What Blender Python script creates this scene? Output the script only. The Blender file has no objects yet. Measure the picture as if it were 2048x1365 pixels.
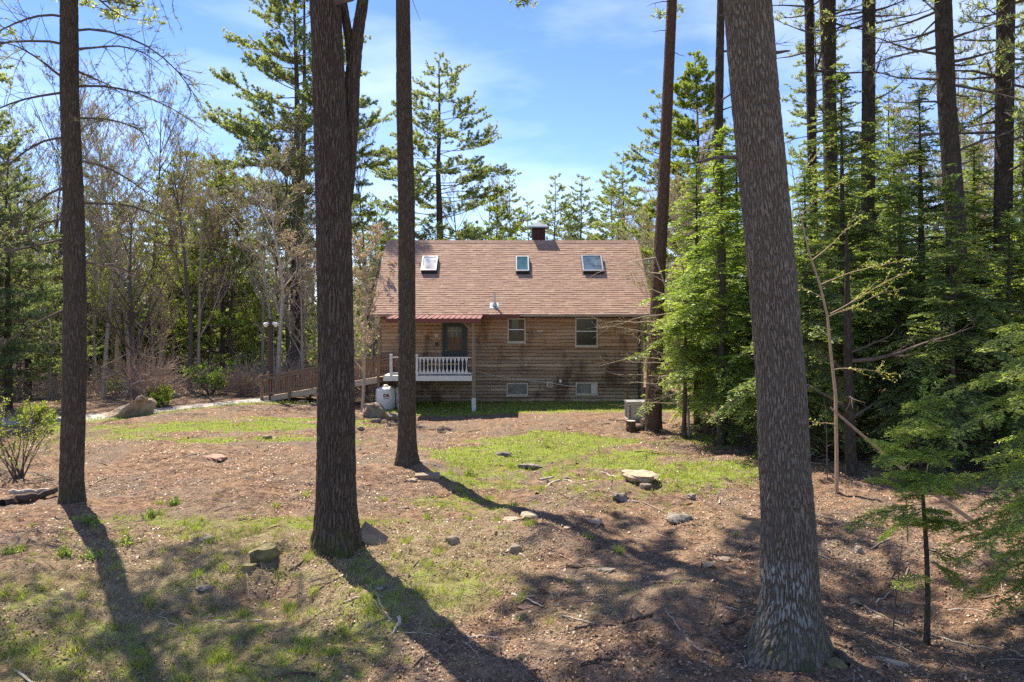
import bpy, math, random
import numpy as np
from mathutils import Vector, Matrix
PI = math.pi
random.seed(7); RNG = np.random.default_rng(7)
S = bpy.context.scene
COL = S.collection
# ---------------------------------------------------------------- camera, sky, sun, exposure
F_PX, YH, CH = 1600.0, 620.0, 4.2          # focal length in photo pixels, horizon row, camera height
cam = bpy.data.cameras.new('camera'); co = bpy.data.objects.new('camera', cam); COL.objects.link(co)
co.location = (0, 0, CH); co.rotation_euler = (PI/2, 0, 0)
cam.sensor_width = 36; cam.lens = 36*F_PX/2048; cam.shift_y = -(682.5-YH)/2048
cam.clip_start = 0.1; cam.clip_end = 3000
S.camera = co
SUN_EL, SUN_AZ = math.radians(55), math.atan2(-0.70, 1.0)     # azimuth from +Y towards +X
W = bpy.data.worlds.new("World"); S.world = W; W.use_nodes = True
wn, wl = W.node_tree.nodes, W.node_tree.links
bg = wn['Background']; sky = wn.new('ShaderNodeTexSky'); sky.sky_type = 'NISHITA'; sky.sun_disc = False
sky.sun_elevation = SUN_EL; sky.sun_rotation = SUN_AZ; sky.air_density = 1.0; sky.dust_density = 0.05; sky.ozone_density = 4.0; sky.altitude = 2500
hs = wn.new('ShaderNodeHueSaturation'); hs.inputs['Saturation'].default_value = 1.14; hs.inputs['Value'].default_value = .82; hs.inputs['Hue'].default_value = .512
wl.new(sky.outputs[0], hs.inputs['Color'])
tc = wn.new('ShaderNodeTexCoord'); mp = wn.new('ShaderNodeMapping'); mp.inputs['Scale'].default_value = (1.3, 1.3, 4.5)
nz = wn.new('ShaderNodeTexNoise'); nz.inputs['Scale'].default_value = 2.3; nz.inputs['Detail'].default_value = 7; nz.inputs['Roughness'].default_value = .55
cr = wn.new('ShaderNodeMapRange'); cr.inputs['From Min'].default_value = .42; cr.inputs['From Max'].default_value = .78; cr.inputs['To Max'].default_value = .4
mx = wn.new('ShaderNodeMixRGB'); mx.inputs[2].default_value = (5.2, 6.0, 7.2, 1)
wl.new(tc.outputs['Generated'], mp.inputs['Vector']); wl.new(mp.outputs[0], nz.inputs['Vector']); wl.new(nz.outputs['Fac'], cr.inputs['Value'])
wl.new(cr.outputs[0], mx.inputs[0]); wl.new(hs.outputs[0], mx.inputs[1]); wl.new(mx.outputs[0], bg.inputs['Color'])
bg.inputs['Strength'].default_value = 0.145
sl = bpy.data.lights.new('sun', 'SUN'); so = bpy.data.objects.new('sun', sl); COL.objects.link(so)
sl.energy = 5.0; sl.angle = math.radians(0.5); sl.color = (1, .93, .82)
sd = Vector((math.sin(SUN_AZ)*math.cos(SUN_EL), math.cos(SUN_AZ)*math.cos(SUN_EL), math.sin(SUN_EL)))
so.rotation_euler = sd.to_track_quat('Z', 'Y').to_euler()
S.view_settings.view_transform = 'Standard'; S.view_settings.look = 'None'; S.view_settings.use_white_balance = True; S.view_settings.white_balance_temperature = 7150; S.view_settings.gamma = 1
S.view_settings.exposure = 1.15
S.cycles.use_denoising = False
try:
    S.cycles.max_bounces = 6; S.cycles.diffuse_bounces = 3; S.cycles.glossy_bounces = 2; S.cycles.transmission_bounces = 3
    S.cycles.transparent_max_bounces = 4; S.cycles.caustics_reflective = False; S.cycles.caustics_refractive = False
except Exception: pass

# ---------------------------------------------------------------- noise
def hsh(i, j, s=0):
    n = (i.astype(np.int64)*374761393 + j.astype(np.int64)*668265263 + s*1274126177) & 0xffffffff
    n = ((n ^ (n >> 13))*1274126177) & 0xffffffff
    n = (n ^ (n >> 16)) & 0xffffff
    return n/float(0xffffff)
def vnoise(x, y, s=0):
    x = np.asarray(x, float); y = np.asarray(y, float)
    i = np.floor(x); j = np.floor(y); fx = x-i; fy = y-j
    fx = fx*fx*(3-2*fx); fy = fy*fy*(3-2*fy)
    return ((hsh(i, j, s)*(1-fx)+hsh(i+1, j, s)*fx)*(1-fy) + (hsh(i, j+1, s)*(1-fx)+hsh(i+1, j+1, s)*fx)*fy)
def fbm(x, y, s=0, o=4):
    t = 0; a = .5; n = 0
    for k in range(o):
        t = t + a*vnoise(np.asarray(x)*2**k+k*17.3, np.asarray(y)*2**k+k*9.1, s+k); n += a; a *= .5
    return t/n
def worley(u, v, per, s=0):
    i = np.floor(u); j = np.floor(v); f1 = np.full(u.shape, 9.); f2 = np.full(u.shape, 9.); idv = np.zeros(u.shape)
    for a in (-1, 0, 1):
        for b in (-1, 0, 1):
            ci = i+a; cj = j+b; cm = np.mod(ci, per)
            d = np.hypot(ci+hsh(cm, cj, s)-u, cj+hsh(cm, cj, s+5)-v)
            nw = d < f1; f2 = np.where(nw, f1, np.minimum(f2, d)); idv = np.where(nw, hsh(cm, cj, s+9), idv); f1 = np.where(nw, d, f1)
    return f1, f2, idv
def sstep(a, b, x):
    t = np.clip((np.asarray(x, float)-a)/(b-a), 0, 1); return t*t*(3-2*t)

# ---------------------------------------------------------------- terrain height
def gz(x, y):
    x = np.asarray(x, float); y = np.asarray(y, float)
    bank = -0.42*(1-sstep(9.5, 15.2, y))*(1-sstep(-3.5, 2.5, x)*.75)
    bank = bank - .12*(1-sstep(8, 15, y))
    hollow = -.30*np.exp(-((x+4.1)**2/.8+(y-12.6)**2/.3)) + .16*np.exp(-((x+4.3)**2/2.5+(y-14.6)**2/.5))
    nearh = np.exp(-((x+2.5)/6.)**2)*(-.14)*(1-sstep(34.5, 36.8, y))*sstep(27, 32, y)
    w = (1-sstep(27, 36, y))*.9+.1
    n = (fbm(x*.33, y*.33, 3, 2)-.5)*.5*w + (fbm(x*1.3, y*1.3, 11, 3)-.5)*.24*w + (fbm(x*5, y*5, 21, 3)-.5)*.09*w
    mound = .16*np.exp(-((x-.9)**2/1.0+(y-14.4)**2/.5)) + .2*np.exp(-((x-1.6)**2/2+(y-18.6)**2/.7))
    side = .9*sstep(14, 30, x)*sstep(20, 40, y) - .7*sstep(13, 30, -x)*sstep(26, 50, y)
    return bank+hollow+nearh+n*sstep(60, 34, y)+mound+side
def at(px, py):
    """ground point seen at a photo pixel"""
    D = CH*F_PX/max(py-YH, 8)
    for _ in range(12):
        x = (px-1024)/F_PX*D; D = .5*D+.5*(CH-float(gz(x, D)))*F_PX/(py-YH)
    x = (px-1024)/F_PX*D
    return x, D, float(gz(x, D))
def pt(px, py, D): return ((px-1024)/F_PX*D, D, CH-(py-YH)/F_PX*D)

# ---------------------------------------------------------------- mesh builder
class MB:
    def __init__(s): s.v = []; s.q = []; s.t = []; s.n = 0; s.rq = []; s.rt = []; s.bv = []; s.uses = False
    def add(s, V, Q=None, T=None, rq=None, rt=None, buv=None):
        V = np.asarray(V, float).reshape(-1, 3); o = s.n
        s.v.append(V); s.n += len(V)
        s.bv.append(np.zeros((len(V), 3)) if buv is None else np.asarray(buv, float).reshape(-1, 3))
        if buv is not None: s.uses = True
        if Q is not None and len(Q):
            Q = np.asarray(Q, np.int64).reshape(-1, 4); s.q.append(Q+o); s.rq.append(np.full(len(Q), random.random()) if rq is None else np.asarray(rq, float))
        if T is not None and len(T):
            T = np.asarray(T, np.int64).reshape(-1, 3); s.t.append(T+o); s.rt.append(np.full(len(T), random.random()) if rt is None else np.asarray(rt, float))
        return s
    def box(s, lo, hi, M=None, r=None):
        x0, y0, z0 = lo; x1, y1, z1 = hi
        V = np.array([(x0,y0,z0),(x1,y0,z0),(x1,y1,z0),(x0,y1,z0),(x0,y0,z1),(x1,y0,z1),(x1,y1,z1),(x0,y1,z1)], float)
        if M is not None: V = np.array([tuple(M @ Vector(p)) for p in V])
        Q = [(0,3,2,1),(4,5,6,7),(0,1,5,4),(1,2,6,5),(2,3,7,6),(3,0,4,7)]
        return s.add(V, Q, rq=None if r is None else [r]*6)
    def bar(s, a, b, w, h, up=(0,0,1), r=None):
        a = Vector(a); b = Vector(b); d = (b-a); L = d.length; d.normalize()
        u = Vector(up); sd_ = d.cross(u)
        if sd_.length < 1e-4: sd_ = d.cross(Vector((1,0,0)))
        sd_.normalize(); u = sd_.cross(d)
        M = Matrix(((d.x, sd_.x, u.x, a.x), (d.y, sd_.y, u.y, a.y), (d.z, sd_.z, u.z, a.z), (0,0,0,1)))
        return s.box((0, -w/2, -h/2), (L, w/2, h/2), M, r)
    def prism(s, prof, a, b, axis='y'):
        """polygon prof in (x,z) swept along y from a to b (or (y,z) along x)"""
        n = len(prof)
        if axis == 'y': V = [(p, a, q) for p, q in prof]+[(p, b, q) for p, q in prof]
        elif axis == 'x': V = [(a, p, q) for p, q in prof]+[(b, p, q) for p, q in prof]
        else: V = [(p, q, a) for p, q in prof]+[(p, q, b) for p, q in prof]
        Q = [(i, (i+1) % n, n+(i+1) % n, n+i) for i in range(n)]
        T = [(0, i, i+1) for i in range(1, n-1)]+[(n, n+i+1, n+i) for i in range(1, n-1)]
        return s.add(V, Q, T)
    def lathe(s, prof, c=(0,0,0), n=24, sx=1, sy=1):
        k = len(prof); V = []
        for r, z in prof:
            for i in range(n):
                a = 2*PI*i/n; V.append((c[0]+r*sx*math.cos(a), c[1]+r*sy*math.sin(a), c[2]+z))
        Q = [(j*n+i, j*n+(i+1) % n, (j+1)*n+(i+1) % n, (j+1)*n+i) for j in range(k-1) for i in range(n)]
        T = []
        V.append((c[0], c[1], c[2]+prof[0][1])); V.append((c[0], c[1], c[2]+prof[-1][1]))
        for i in range(n): T += [(k*n, (i+1) % n, i), (k*n+1, (k-1)*n+i, (k-1)*n+(i+1) % n)]
        return s.add(V, Q, T)
    def tubes(s, P, R, sides=3, rnd=None):
        """P (M,K,3), R (M,K)"""
        P = np.asarray(P, float); R = np.asarray(R, float)
        if P.ndim == 2: P = P[None]; R = R[None]
        M, K, _ = P.shape
        if M == 0: return s
        T = np.gradient(P, axis=1); T /= np.linalg.norm(T, axis=2, keepdims=True)+1e-9
        ref = np.where(np.abs(T[:, :1, 2:3]) > .8, np.array([1., 0, 0]), np.array([0, 0, 1.]))
        A = np.cross(T, np.broadcast_to(ref, T.shape)); A /= np.linalg.norm(A, axis=2, keepdims=True)+1e-9
        B = np.cross(T, A)
        an = np.arange(sides)*2*PI/sides
        V = P[:, :, None, :] + R[:, :, None, None]*(A[:, :, None, :]*np.cos(an)[None, None, :, None]+B[:, :, None, :]*np.sin(an)[None, None, :, None])
        i = np.arange(K-1)[:, None]; j = np.arange(sides)[None, :]; j2 = (j+1) % sides
        q = np.stack([i*sides+j, i*sides+j2, (i+1)*sides+j2, (i+1)*sides+j], -1).reshape(-1, 4)
        Q = (q[None]+(np.arange(M)*K*sides)[:, None, None]).reshape(-1, 4)
        rr = RNG.random(M) if rnd is None else rnd
        return s.add(V.reshape(-1, 3), Q, rq=np.repeat(rr, len(q)))
    def leaves(s, C, D, N, L, Wd, rnd=None, mid=.5):
        """rhombic leaves: base C, direction D, normal N"""
        C = np.asarray(C, float); n = len(C)
        if n == 0: return s
        D = D/(np.linalg.norm(D, axis=1, keepdims=True)+1e-9)
        Sd = np.cross(D, N); Sd /= np.linalg.norm(Sd, axis=1, keepdims=True)+1e-9
        L = np.broadcast_to(np.asarray(L, float), (n,))[:, None]; Wd = np.broadcast_to(np.asarray(Wd, float), (n,))[:, None]
        m = C+D*L*mid
        V = np.stack([C, m+Sd*Wd/2, C+D*L, m-Sd*Wd/2], 1)
        return s.add(V.reshape(-1, 3), np.arange(4*n).reshape(-1, 4), rq=RNG.random(n) if rnd is None else rnd)
    def build(s, name, mat, parent=None, smooth=False):
        me = bpy.data.meshes.new(name)
        V = np.concatenate(s.v); me.vertices.add(len(V)); me.vertices.foreach_set('co', V.ravel().astype(np.float32))
        Q = np.concatenate(s.q) if s.q else np.zeros((0, 4), int); T = np.concatenate(s.t) if s.t else np.zeros((0, 3), int)
        idx = np.concatenate([Q.ravel(), T.ravel()]).astype(np.int32)
        me.loops.add(len(idx)); me.loops.foreach_set('vertex_index', idx)
        me.polygons.add(len(Q)+len(T))
        st = np.concatenate([np.arange(len(Q))*4, len(Q)*4+np.arange(len(T))*3]).astype(np.int32)
        me.polygons.foreach_set('loop_start', st)
        me.polygons.foreach_set('use_smooth', np.full(len(st), bool(smooth)))
        me.update(calc_edges=True)
        a = me.attributes.new('rnd', 'FLOAT', 'FACE')
        a.data.foreach_set('value', np.concatenate([*(s.rq or [np.zeros(0)]), *(s.rt or [np.zeros(0)])]).astype(np.float32))
        if s.uses:
            b = me.attributes.new('buv', 'FLOAT_VECTOR', 'POINT'); b.data.foreach_set('vector', np.concatenate(s.bv).ravel().astype(np.float32))
        me.materials.append(mat)
        o = bpy.data.objects.new(name, me); COL.objects.link(o)
        if parent is not None: o.parent = parent
        return o
def tag(o, label=None, cat=None, group=None, kind=None):
    if label: o['label'] = label
    if cat: o['category'] = cat
    if group: o['group'] = group
    if kind: o['kind'] = kind
    return o
def thing(name, label, cat, loc=(0,0,0), rz=0, group=None):
    o = bpy.data.objects.new(name, None); o.empty_display_size = .2; COL.objects.link(o)
    o.location = loc; o.rotation_euler = (0, 0, rz); return tag(o, label, cat, group)
def dup(root, loc, rz=0, sc=(1,1,1), label=None, group=None):
    r = root.copy(); COL.objects.link(r); r.location = loc; r.rotation_euler = (0, 0, rz); r.scale = sc
    if label: r['label'] = label
    if group: r['group'] = group
    for ch in list(root.children):
        c = ch.copy(); COL.objects.link(c); c.parent = r
        for g in list(ch.children):
            d = g.copy(); COL.objects.link(d); d.parent = c
    return r

# ---------------------------------------------------------------- materials
def newmat(name):
    m = bpy.data.materials.new(name); m.use_nodes = True
    return m, m.node_tree.nodes, m.node_tree.links, m.node_tree.nodes['Principled BSDF']
def nnoise(N, L, vec, scale, detail=4, rough=.55, sc=None):
    n = N.new('ShaderNodeTexNoise'); n.inputs['Scale'].default_value = scale; n.inputs['Detail'].default_value = detail; n.inputs['Roughness'].default_value = rough
    if sc is not None:
        m = N.new('ShaderNodeMapping'); m.inputs['Scale'].default_value = sc; L.new(vec, m.inputs['Vector']); vec = m.outputs[0]
    L.new(vec, n.inputs['Vector']); return n.outputs['Fac']
def ramp(N, L, fac, stops):
    r = N.new('ShaderNodeValToRGB'); e = r.color_ramp.elements
    while len(e) < len(stops): e.new(.5)
    for i, (p, c) in enumerate(stops): e[i].position = p; e[i].color = (*c, 1)
    L.new(fac, r.inputs['Fac']); return r.outputs['Color']
def mixc(N, L, f, a, b, mode='MIX'):
    m = N.new('ShaderNodeMixRGB'); m.blend_type = mode
    for k, s in ((0, f), (1, a), (2, b)):
        if isinstance(s, (int, float)): m.inputs[k].default_value = s
        elif isinstance(s, tuple): m.inputs[k].default_value = (*s, 1)
        else: L.new(s, m.inputs[k])
    return m.outputs[0]
def mapr(N, L, v, a, b, c=0, d=1):
    m = N.new('ShaderNodeMapRange'); L.new(v, m.inputs['Value'])
    for k, x in (('From Min', a), ('From Max', b), ('To Min', c), ('To Max', d)): m.inputs[k].default_value = x
    return m.outputs[0]
def math_(N, L, op, a, b=0):
    m = N.new('ShaderNodeMath'); m.operation = op
    for k, s in ((0, a), (1, b)):
        if isinstance(s, (int, float)): m.inputs[k].default_value = s
        else: L.new(s, m.inputs[k])
    return m.outputs[0]
def bump(N, L, P, h, dist=.01, st=.6):
    b = N.new('ShaderNodeBump'); b.inputs['Distance'].default_value = dist; b.inputs['Strength'].default_value = st
    L.new(h, b.inputs['Height']); L.new(b.outputs[0], P.inputs['Normal'])
def attr(N, name):
    a = N.new('ShaderNodeAttribute'); a.attribute_name = name; return a
def objc(N): return N.new('ShaderNodeTexCoord').outputs['Object']
def simple(name, col, rough=.7, var=.25, scale=6, metal=0, sc=None, bd=.003, bs=.3, spec=.4):
    m, N, L, P = newmat(name); o = objc(N)
    f = nnoise(N, L, o, scale, 5, .6, sc); r = attr(N, 'rnd').outputs['Fac']
    c1 = tuple(c*(1-var) for c in col); c2 = tuple(min(1, c*(1+var)) for c in col)
    c = ramp(N, L, f, [(.3, c1), (.7, c2)])
    c = mixc(N, L, mapr(N, L, r, 0, 1, 0, var*.6), c, (.02, .02, .02))
    L.new(c, P.inputs['Base Color']); P.inputs['Roughness'].default_value = rough; P.inputs['Metallic'].default_value = metal
    P.inputs['Specular IOR Level'].default_value = spec
    bump(N, L, P, f, bd, bs); return m
def leafmat(name, cols, trans=.35, tint=(1.25, 1.25, .55)):
    m, N, L, P = newmat(name)
    r = attr(N, 'rnd').outputs['Fac']; o = objc(N)
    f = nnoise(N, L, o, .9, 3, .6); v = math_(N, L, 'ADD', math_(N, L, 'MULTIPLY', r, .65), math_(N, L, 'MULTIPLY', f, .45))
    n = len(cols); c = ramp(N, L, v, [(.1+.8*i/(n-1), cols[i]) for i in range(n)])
    N.remove(P); out = N['Material Output']
    d = N.new('ShaderNodeBsdfPrincipled'); d.inputs['Roughness'].default_value = .45; d.inputs['Specular IOR Level'].default_value = .35
    t = N.new('ShaderNodeBsdfTranslucent'); ms = N.new('ShaderNodeMixShader'); ms.inputs[0].default_value = trans
    L.new(c, d.inputs['Base Color']); L.new(mixc(N, L, 1., c, tint, 'MULTIPLY'), t.inputs['Color'])
    L.new(d.outputs[0], ms.inputs[1]); L.new(t.outputs[0], ms.inputs[2]); L.new(ms.outputs[0], out.inputs['Surface'])
    return m
def barkmat(name, dark, light, lichen=0., moss=0., patch=False, red=(.17,.115,.08)):
    m, N, L, P = newmat(name); a = attr(N, 'buv'); sp = N.new('ShaderNodeSeparateXYZ'); L.new(a.outputs['Vector'], sp.inputs[0])
    cb = N.new('ShaderNodeCombineXYZ'); L.new(sp.outputs[0], cb.inputs[0]); L.new(sp.outputs[1], cb.inputs[1])
    uv = cb.outputs[0]; h = sp.outputs[2]; z = sp.outputs[1]; o = objc(N)
    f1 = nnoise(N, L, uv, 34, 7, .72, (1, .4, 1)); f2 = nnoise(N, L, o, 3.0, 4, .6); f3 = nnoise(N, L, uv, 70, 4, .7, (1, .6, 1))
    hv = math_(N, L, 'ADD', math_(N, L, 'MULTIPLY', h, .26), math_(N, L, 'MULTIPLY', f1, .85))
    c = ramp(N, L, hv, [(.15, tuple(x*.45 for x in dark)), (.5, dark), (.85, light)])
    c = mixc(N, L, mapr(N, L, f2, .5, .75, 0, .45), c, red)
    c = mixc(N, L, mapr(N, L, f3, .35, .7, .25, 0), c, (.02, .017, .015))
    if lichen > 0:
        l = nnoise(N, L, uv, 24, 3, .6, (1, .8, 1)); lm = mapr(N, L, l, .74-.1*lichen, .77-.1*lichen, 0, .7)
        c = mixc(N, L, lm, c, (.36, .37, .32))
    if patch:      # pale crusty lichen on the side facing the yard
        pz = math_(N, L, 'MULTIPLY', mapr(N, L, math_(N, L, 'ADD', z, math_(N, L, 'MULTIPLY', f2, .5)), 1.0, 1.45), mapr(N, L, math_(N, L, 'ADD', z, math_(N, L, 'MULTIPLY', f2, .5)), 1.95, 2.12, 1, 0))
        px_ = math_(N, L, 'MULTIPLY', mapr(N, L, sp.outputs[0], patch[0]-.18, patch[0]-.05), mapr(N, L, sp.outputs[0], patch[1]+.02, patch[1]+.22, 1, 0))
        l = nnoise(N, L, uv, 9, 6, .7, (1.6, .5, 1)); pm = math_(N, L, 'MULTIPLY', math_(N, L, 'MULTIPLY', pz, px_), mapr(N, L, math_(N, L, 'ADD', math_(N, L, 'MULTIPLY', h, .35), l), .64, .86))
        c = mixc(N, L, math_(N, L, 'MULTIPLY', pm, .9), c, (.37, .37, .33))
    if moss > 0:
        mm = math_(N, L, 'MULTIPLY', mapr(N, L, z, .45, 1.15, 1, 0), mapr(N, L, nnoise(N, L, o, 6, 4), .42, .6, 0, moss))
        c = mixc(N, L, mm, c, (.055, .07, .018))
    L.new(c, P.inputs['Base Color']); P.inputs['Roughness'].default_value = .9; P.inputs['Specular IOR Level'].default_value = .2
    bump(N, L, P, math_(N, L, 'ADD', math_(N, L, 'MULTIPLY', h, 1.0), math_(N, L, 'ADD', math_(N, L, 'MULTIPLY', f1, .8), math_(N, L, 'MULTIPLY', f3, .4))), .018, .9)
    return m
M = {}
M['bark_grey'] = barkmat('bark_grey', (.145,.118,.09), (.38,.315,.25), lichen=.75, moss=.9, patch=(1.22,1.72))
M['bark_oak'] = barkmat('bark_oak', (.075,.055,.042), (.225,.175,.135), lichen=.15, moss=.95)
M['bark_pine'] = barkmat('bark_pine', (.075,.058,.045), (.20,.16,.125), lichen=.35, moss=.5)
M['bark_dark'] = barkmat('bark_dark', (.05,.04,.032), (.15,.12,.095), lichen=.2, moss=.3)
M['bark_red'] = barkmat('bark_red', (.10,.058,.045), (.22,.15,.11), lichen=.15, moss=.2, red=(.17,.075,.05))
M['branch'] = simple('branch', (.13,.10,.085), .9, .35, 12)
M['branch_pale'] = simple('branch_pale', (.46,.37,.29), .9, .3, 12)
M['branch_grey'] = simple('branch_grey', (.46,.39,.33), .9, .35, 8)
M['needle'] = leafmat('pine_needle', [(.16,.20,.12), (.29,.35,.20), (.44,.50,.29)], .55)
M['needle_light'] = leafmat('pine_needle_light', [(.17,.23,.07), (.28,.36,.11), (.42,.50,.17)], .5)
M['needle_blue'] = leafmat('pine_needle_blue', [(.09,.14,.08), (.18,.245,.13), (.36,.43,.25)], .5)
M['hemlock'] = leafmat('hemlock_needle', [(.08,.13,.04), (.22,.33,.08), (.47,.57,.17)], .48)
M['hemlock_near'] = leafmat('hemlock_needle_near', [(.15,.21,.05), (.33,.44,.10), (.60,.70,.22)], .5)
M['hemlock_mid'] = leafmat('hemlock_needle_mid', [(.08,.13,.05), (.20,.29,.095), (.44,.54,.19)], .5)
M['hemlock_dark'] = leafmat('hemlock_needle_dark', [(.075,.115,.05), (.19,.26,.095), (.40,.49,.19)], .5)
M['bud'] = leafmat('spring_bud', [(.32,.24,.14), (.40,.33,.16), (.38,.42,.14)], .3, (1.1,1.1,.8))
M['bud_green'] = leafmat('spring_leaf', [(.20,.28,.05), (.34,.42,.08), (.48,.52,.14)], .4)
M['bud_pink'] = leafmat('spring_blossom', [(.42,.32,.24), (.52,.42,.30), (.55,.50,.32)], .3, (1.1,1.05,.9))

# ---------------------------------------------------------------- trunks
def trunk(mb, path, seg=64, dz=.06, amp=.02, cells=(9, 2.2), flare=0., lobes=5, s=0, zfine=1e9, wob=.015):
    """path: rows (x, y, z, r) with rising z. Adds a bark-displaced tube; buv = (u metres, z, ridge height)"""
    path = np.asarray(path, float); zs = []; z = path[0, 2]
    while z < path[-1, 2]: zs.append(z); z += dz if z < zfine else dz*8
    zs.append(path[-1, 2]); zs = np.array(zs)
    ctr = [np.interp(zs, path[:, 2], path[:, k]) for k in (0, 1, 3)]
    k = max(1, int(.5/dz))
    if len(zs) > 4*k and k > 1:
        ker = np.ones(k)/k
        ctr = [np.convolve(np.pad(c, (k//2, k-1-k//2), 'edge'), ker, 'valid') for c in ctr]
    X, Y, R = ctr
    th = np.linspace(0, 2*PI, seg+1)
    TH, Z = np.meshgrid(th, zs); R2 = np.repeat(R[:, None], seg+1, 1)
    rb = float(np.median(R[:max(3, len(R)//3)])); per = max(6, round(cells[0]*2*PI*rb))
    u = TH/(2*PI)*per; v = Z*cells[1]
    ut = u + (fbm(np.cos(TH)*1.5+Z*1.1, np.sin(TH)*1.5+Z*.7, s+2, 3)-.5)*2.4 + (fbm(TH*per*.5, Z*9, s+12, 3)-.5)*.9
    vt = v + (vnoise(np.cos(TH)*3, np.sin(TH)*3+Z*2, s+4)-.5)*1.5
    f1, f2, idv = worley(ut, vt, per, s); h = sstep(.0, .42, f2-f1)
    g = worley(ut*2, vt*1.6, per*2, s+3); h2 = sstep(0, .4, g[1]-g[0])
    h = np.clip(h*(.75+.25*h2)*(.8+.2*idv), 0, 1); h[:, -1] = h[:, 0]
    fz = zs-zs[0]
    fl = flare*(.75*np.exp(-fz/.34)+.5*np.exp(-fz/.12))[:, None]*(.55+.45*np.cos(TH*lobes+s)+.35*np.cos(TH*(lobes-2)+s*2.1))
    wb = (vnoise(np.cos(TH)*1.2+s, np.sin(TH)*1.2+Z*.7, s+6)-.5)*2*wob; 
    RR = R2*(1+fl+wb) + (h-.6)*amp*np.minimum(1, R2/rb)
    RR[:, -1] = RR[:, 0]
    V = np.stack([X[:, None]+RR*np.cos(TH), Y[:, None]+RR*np.sin(TH), Z], -1)
    n = seg+1; i = np.arange(len(zs)-1)[:, None]; j = np.arange(seg)[None]
    Q = np.stack([i*n+j, i*n+j+1, (i+1)*n+j+1, (i+1)*n+j], -1).reshape(-1, 4)
    buv = np.stack([TH*rb, Z-zs[0], h], -1)
    mb.add(V.reshape(-1, 3), Q, buv=buv.reshape(-1, 3)); return mb
def trace(rows, D):
    """(px, py, width px) rows down the trunk -> local path rows from base up, plus the base point"""
    rows = sorted(rows, key=lambda r: -r[1]); b = pt(rows[0][0], rows[0][1], D)
    out = []
    for px, py, w in rows:
        p = pt(px, py, D); out.append((p[0]-b[0], 0, p[2]-b[2], w/2/F_PX*D))
    return out, b

def unit(v): return v/(np.linalg.norm(v, axis=-1, keepdims=True)+1e-9)
def curve(p, d, L, n=6, up=0., wig=.06, rng=RNG):
    """a branch polyline: starts p, heads d, bends by up (m per m, +up / -down)"""
    d = np.asarray(d, float); pts = [np.asarray(p, float)]; st = L/(n-1)
    for k in range(n-1):
        d = d + np.array([0, 0, up/(n-1)]) + rng.normal(0, wig, 3); d /= np.linalg.norm(d); pts.append(pts[-1]+d*st)
    return np.array(pts)
def resample(P, t):
    n = len(P)-1; x = np.clip(np.asarray(t)*n, 0, n-1e-6); i = x.astype(int); f = (x-i)[:, None]
    return P[i]*(1-f)+P[i+1]*f, unit(P[i+1]-P[i])

# ---- pine crown: whorls of limbs with plates of needle tufts
def pine_crown(br, fo, H, cb, R, rng, tuft=1.0, dens=1.0, top=True, rad=.05, needle=(.15, .018), blades=7, axis=None, droop=.15, gap=.85, skip=.0):
    z = cb; cents = []; dirs = []
    ax = (lambda z: (0., 0.)) if axis is None else axis
    while z < H-.3:
        t = (z-cb)/(H-cb); prof = (1-t)**.55*(.55+.45*min(1, t*4+.3))
        nb = rng.integers(3, 6); a0 = rng.random()*6.28
        for k in range(nb):
            if rng.random() < skip: continue
            a = a0+k*2*PI/nb+rng.normal(0, .25); L = max(.5, R*prof*rng.uniform(.55, 1.12))
            el = -.12+.5*t+rng.normal(0, .1); x0, y0 = ax(z)
            d = np.array([math.cos(a)*math.cos(el), math.sin(a)*math.cos(el), math.sin(el)])
            P = curve((x0, y0, z+rng.normal(0, .3)), d, L, 7, up=rng.uniform(-droop, .55), wig=.05, rng=rng)
            br.tubes(P, np.linspace(rad*(.35+.65*(1-t)), .008, 7)*min(1, L/2+.3), 4)
            nl = max(3, int(L*3.0*dens)); ts = rng.uniform(.32, 1, nl); pp, dd = resample(P, ts)
            for q in range(nl):
                sgn = 1 if rng.random() < .5 else -1; sd_ = np.cross(dd[q], (0, 0, 1.)); sd_ /= np.linalg.norm(sd_)+1e-9
                ld = dd[q]*rng.uniform(.5, 1.1)+sd_*sgn*rng.uniform(.35, 1)+np.array([0, 0, rng.uniform(-.05, .35)])
                LL = L*.30*(1.15-ts[q]*.55)*rng.uniform(.6, 1.2)+.25
                C = curve(pp[q], unit(ld), LL, 4, up=.2, wig=.08, rng=rng)
                br.tubes(C, np.linspace(.014, .005, 4), 3)
                m = max(3, int(LL*8*dens)); c2, d2 = resample(C, rng.uniform(.25, 1, m)); cents.append(c2+rng.normal(0, .045, c2.shape)); dirs.append(d2)
            c2, d2 = resample(P, rng.uniform(.75, 1, 4)); cents.append(c2); dirs.append(d2)
        z += gap*rng.uniform(.6, 1.3)*(1-.35*t)
    if not cents: return
    C = np.concatenate(cents); Dn = np.concatenate(dirs); n = len(C)
    C = np.repeat(C, blades, 0); Dn = np.repeat(Dn, blades, 0); cr_ = np.repeat(rng.random(n), blades)
    rv = rng.normal(0, 1, C.shape); Dn = unit(Dn*.8+rv*.75+np.array([0, 0, .35]))
    fo.leaves(C, Dn, unit(rng.normal(0, 1, C.shape)), needle[0]*tuft*rng.uniform(.7, 1.2, len(C)), needle[1]*tuft*rng.uniform(.7, 1.3, len(C)), rnd=np.clip(cr_*.7+rng.random(len(C))*.3, 0, 1), mid=.35)

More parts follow.
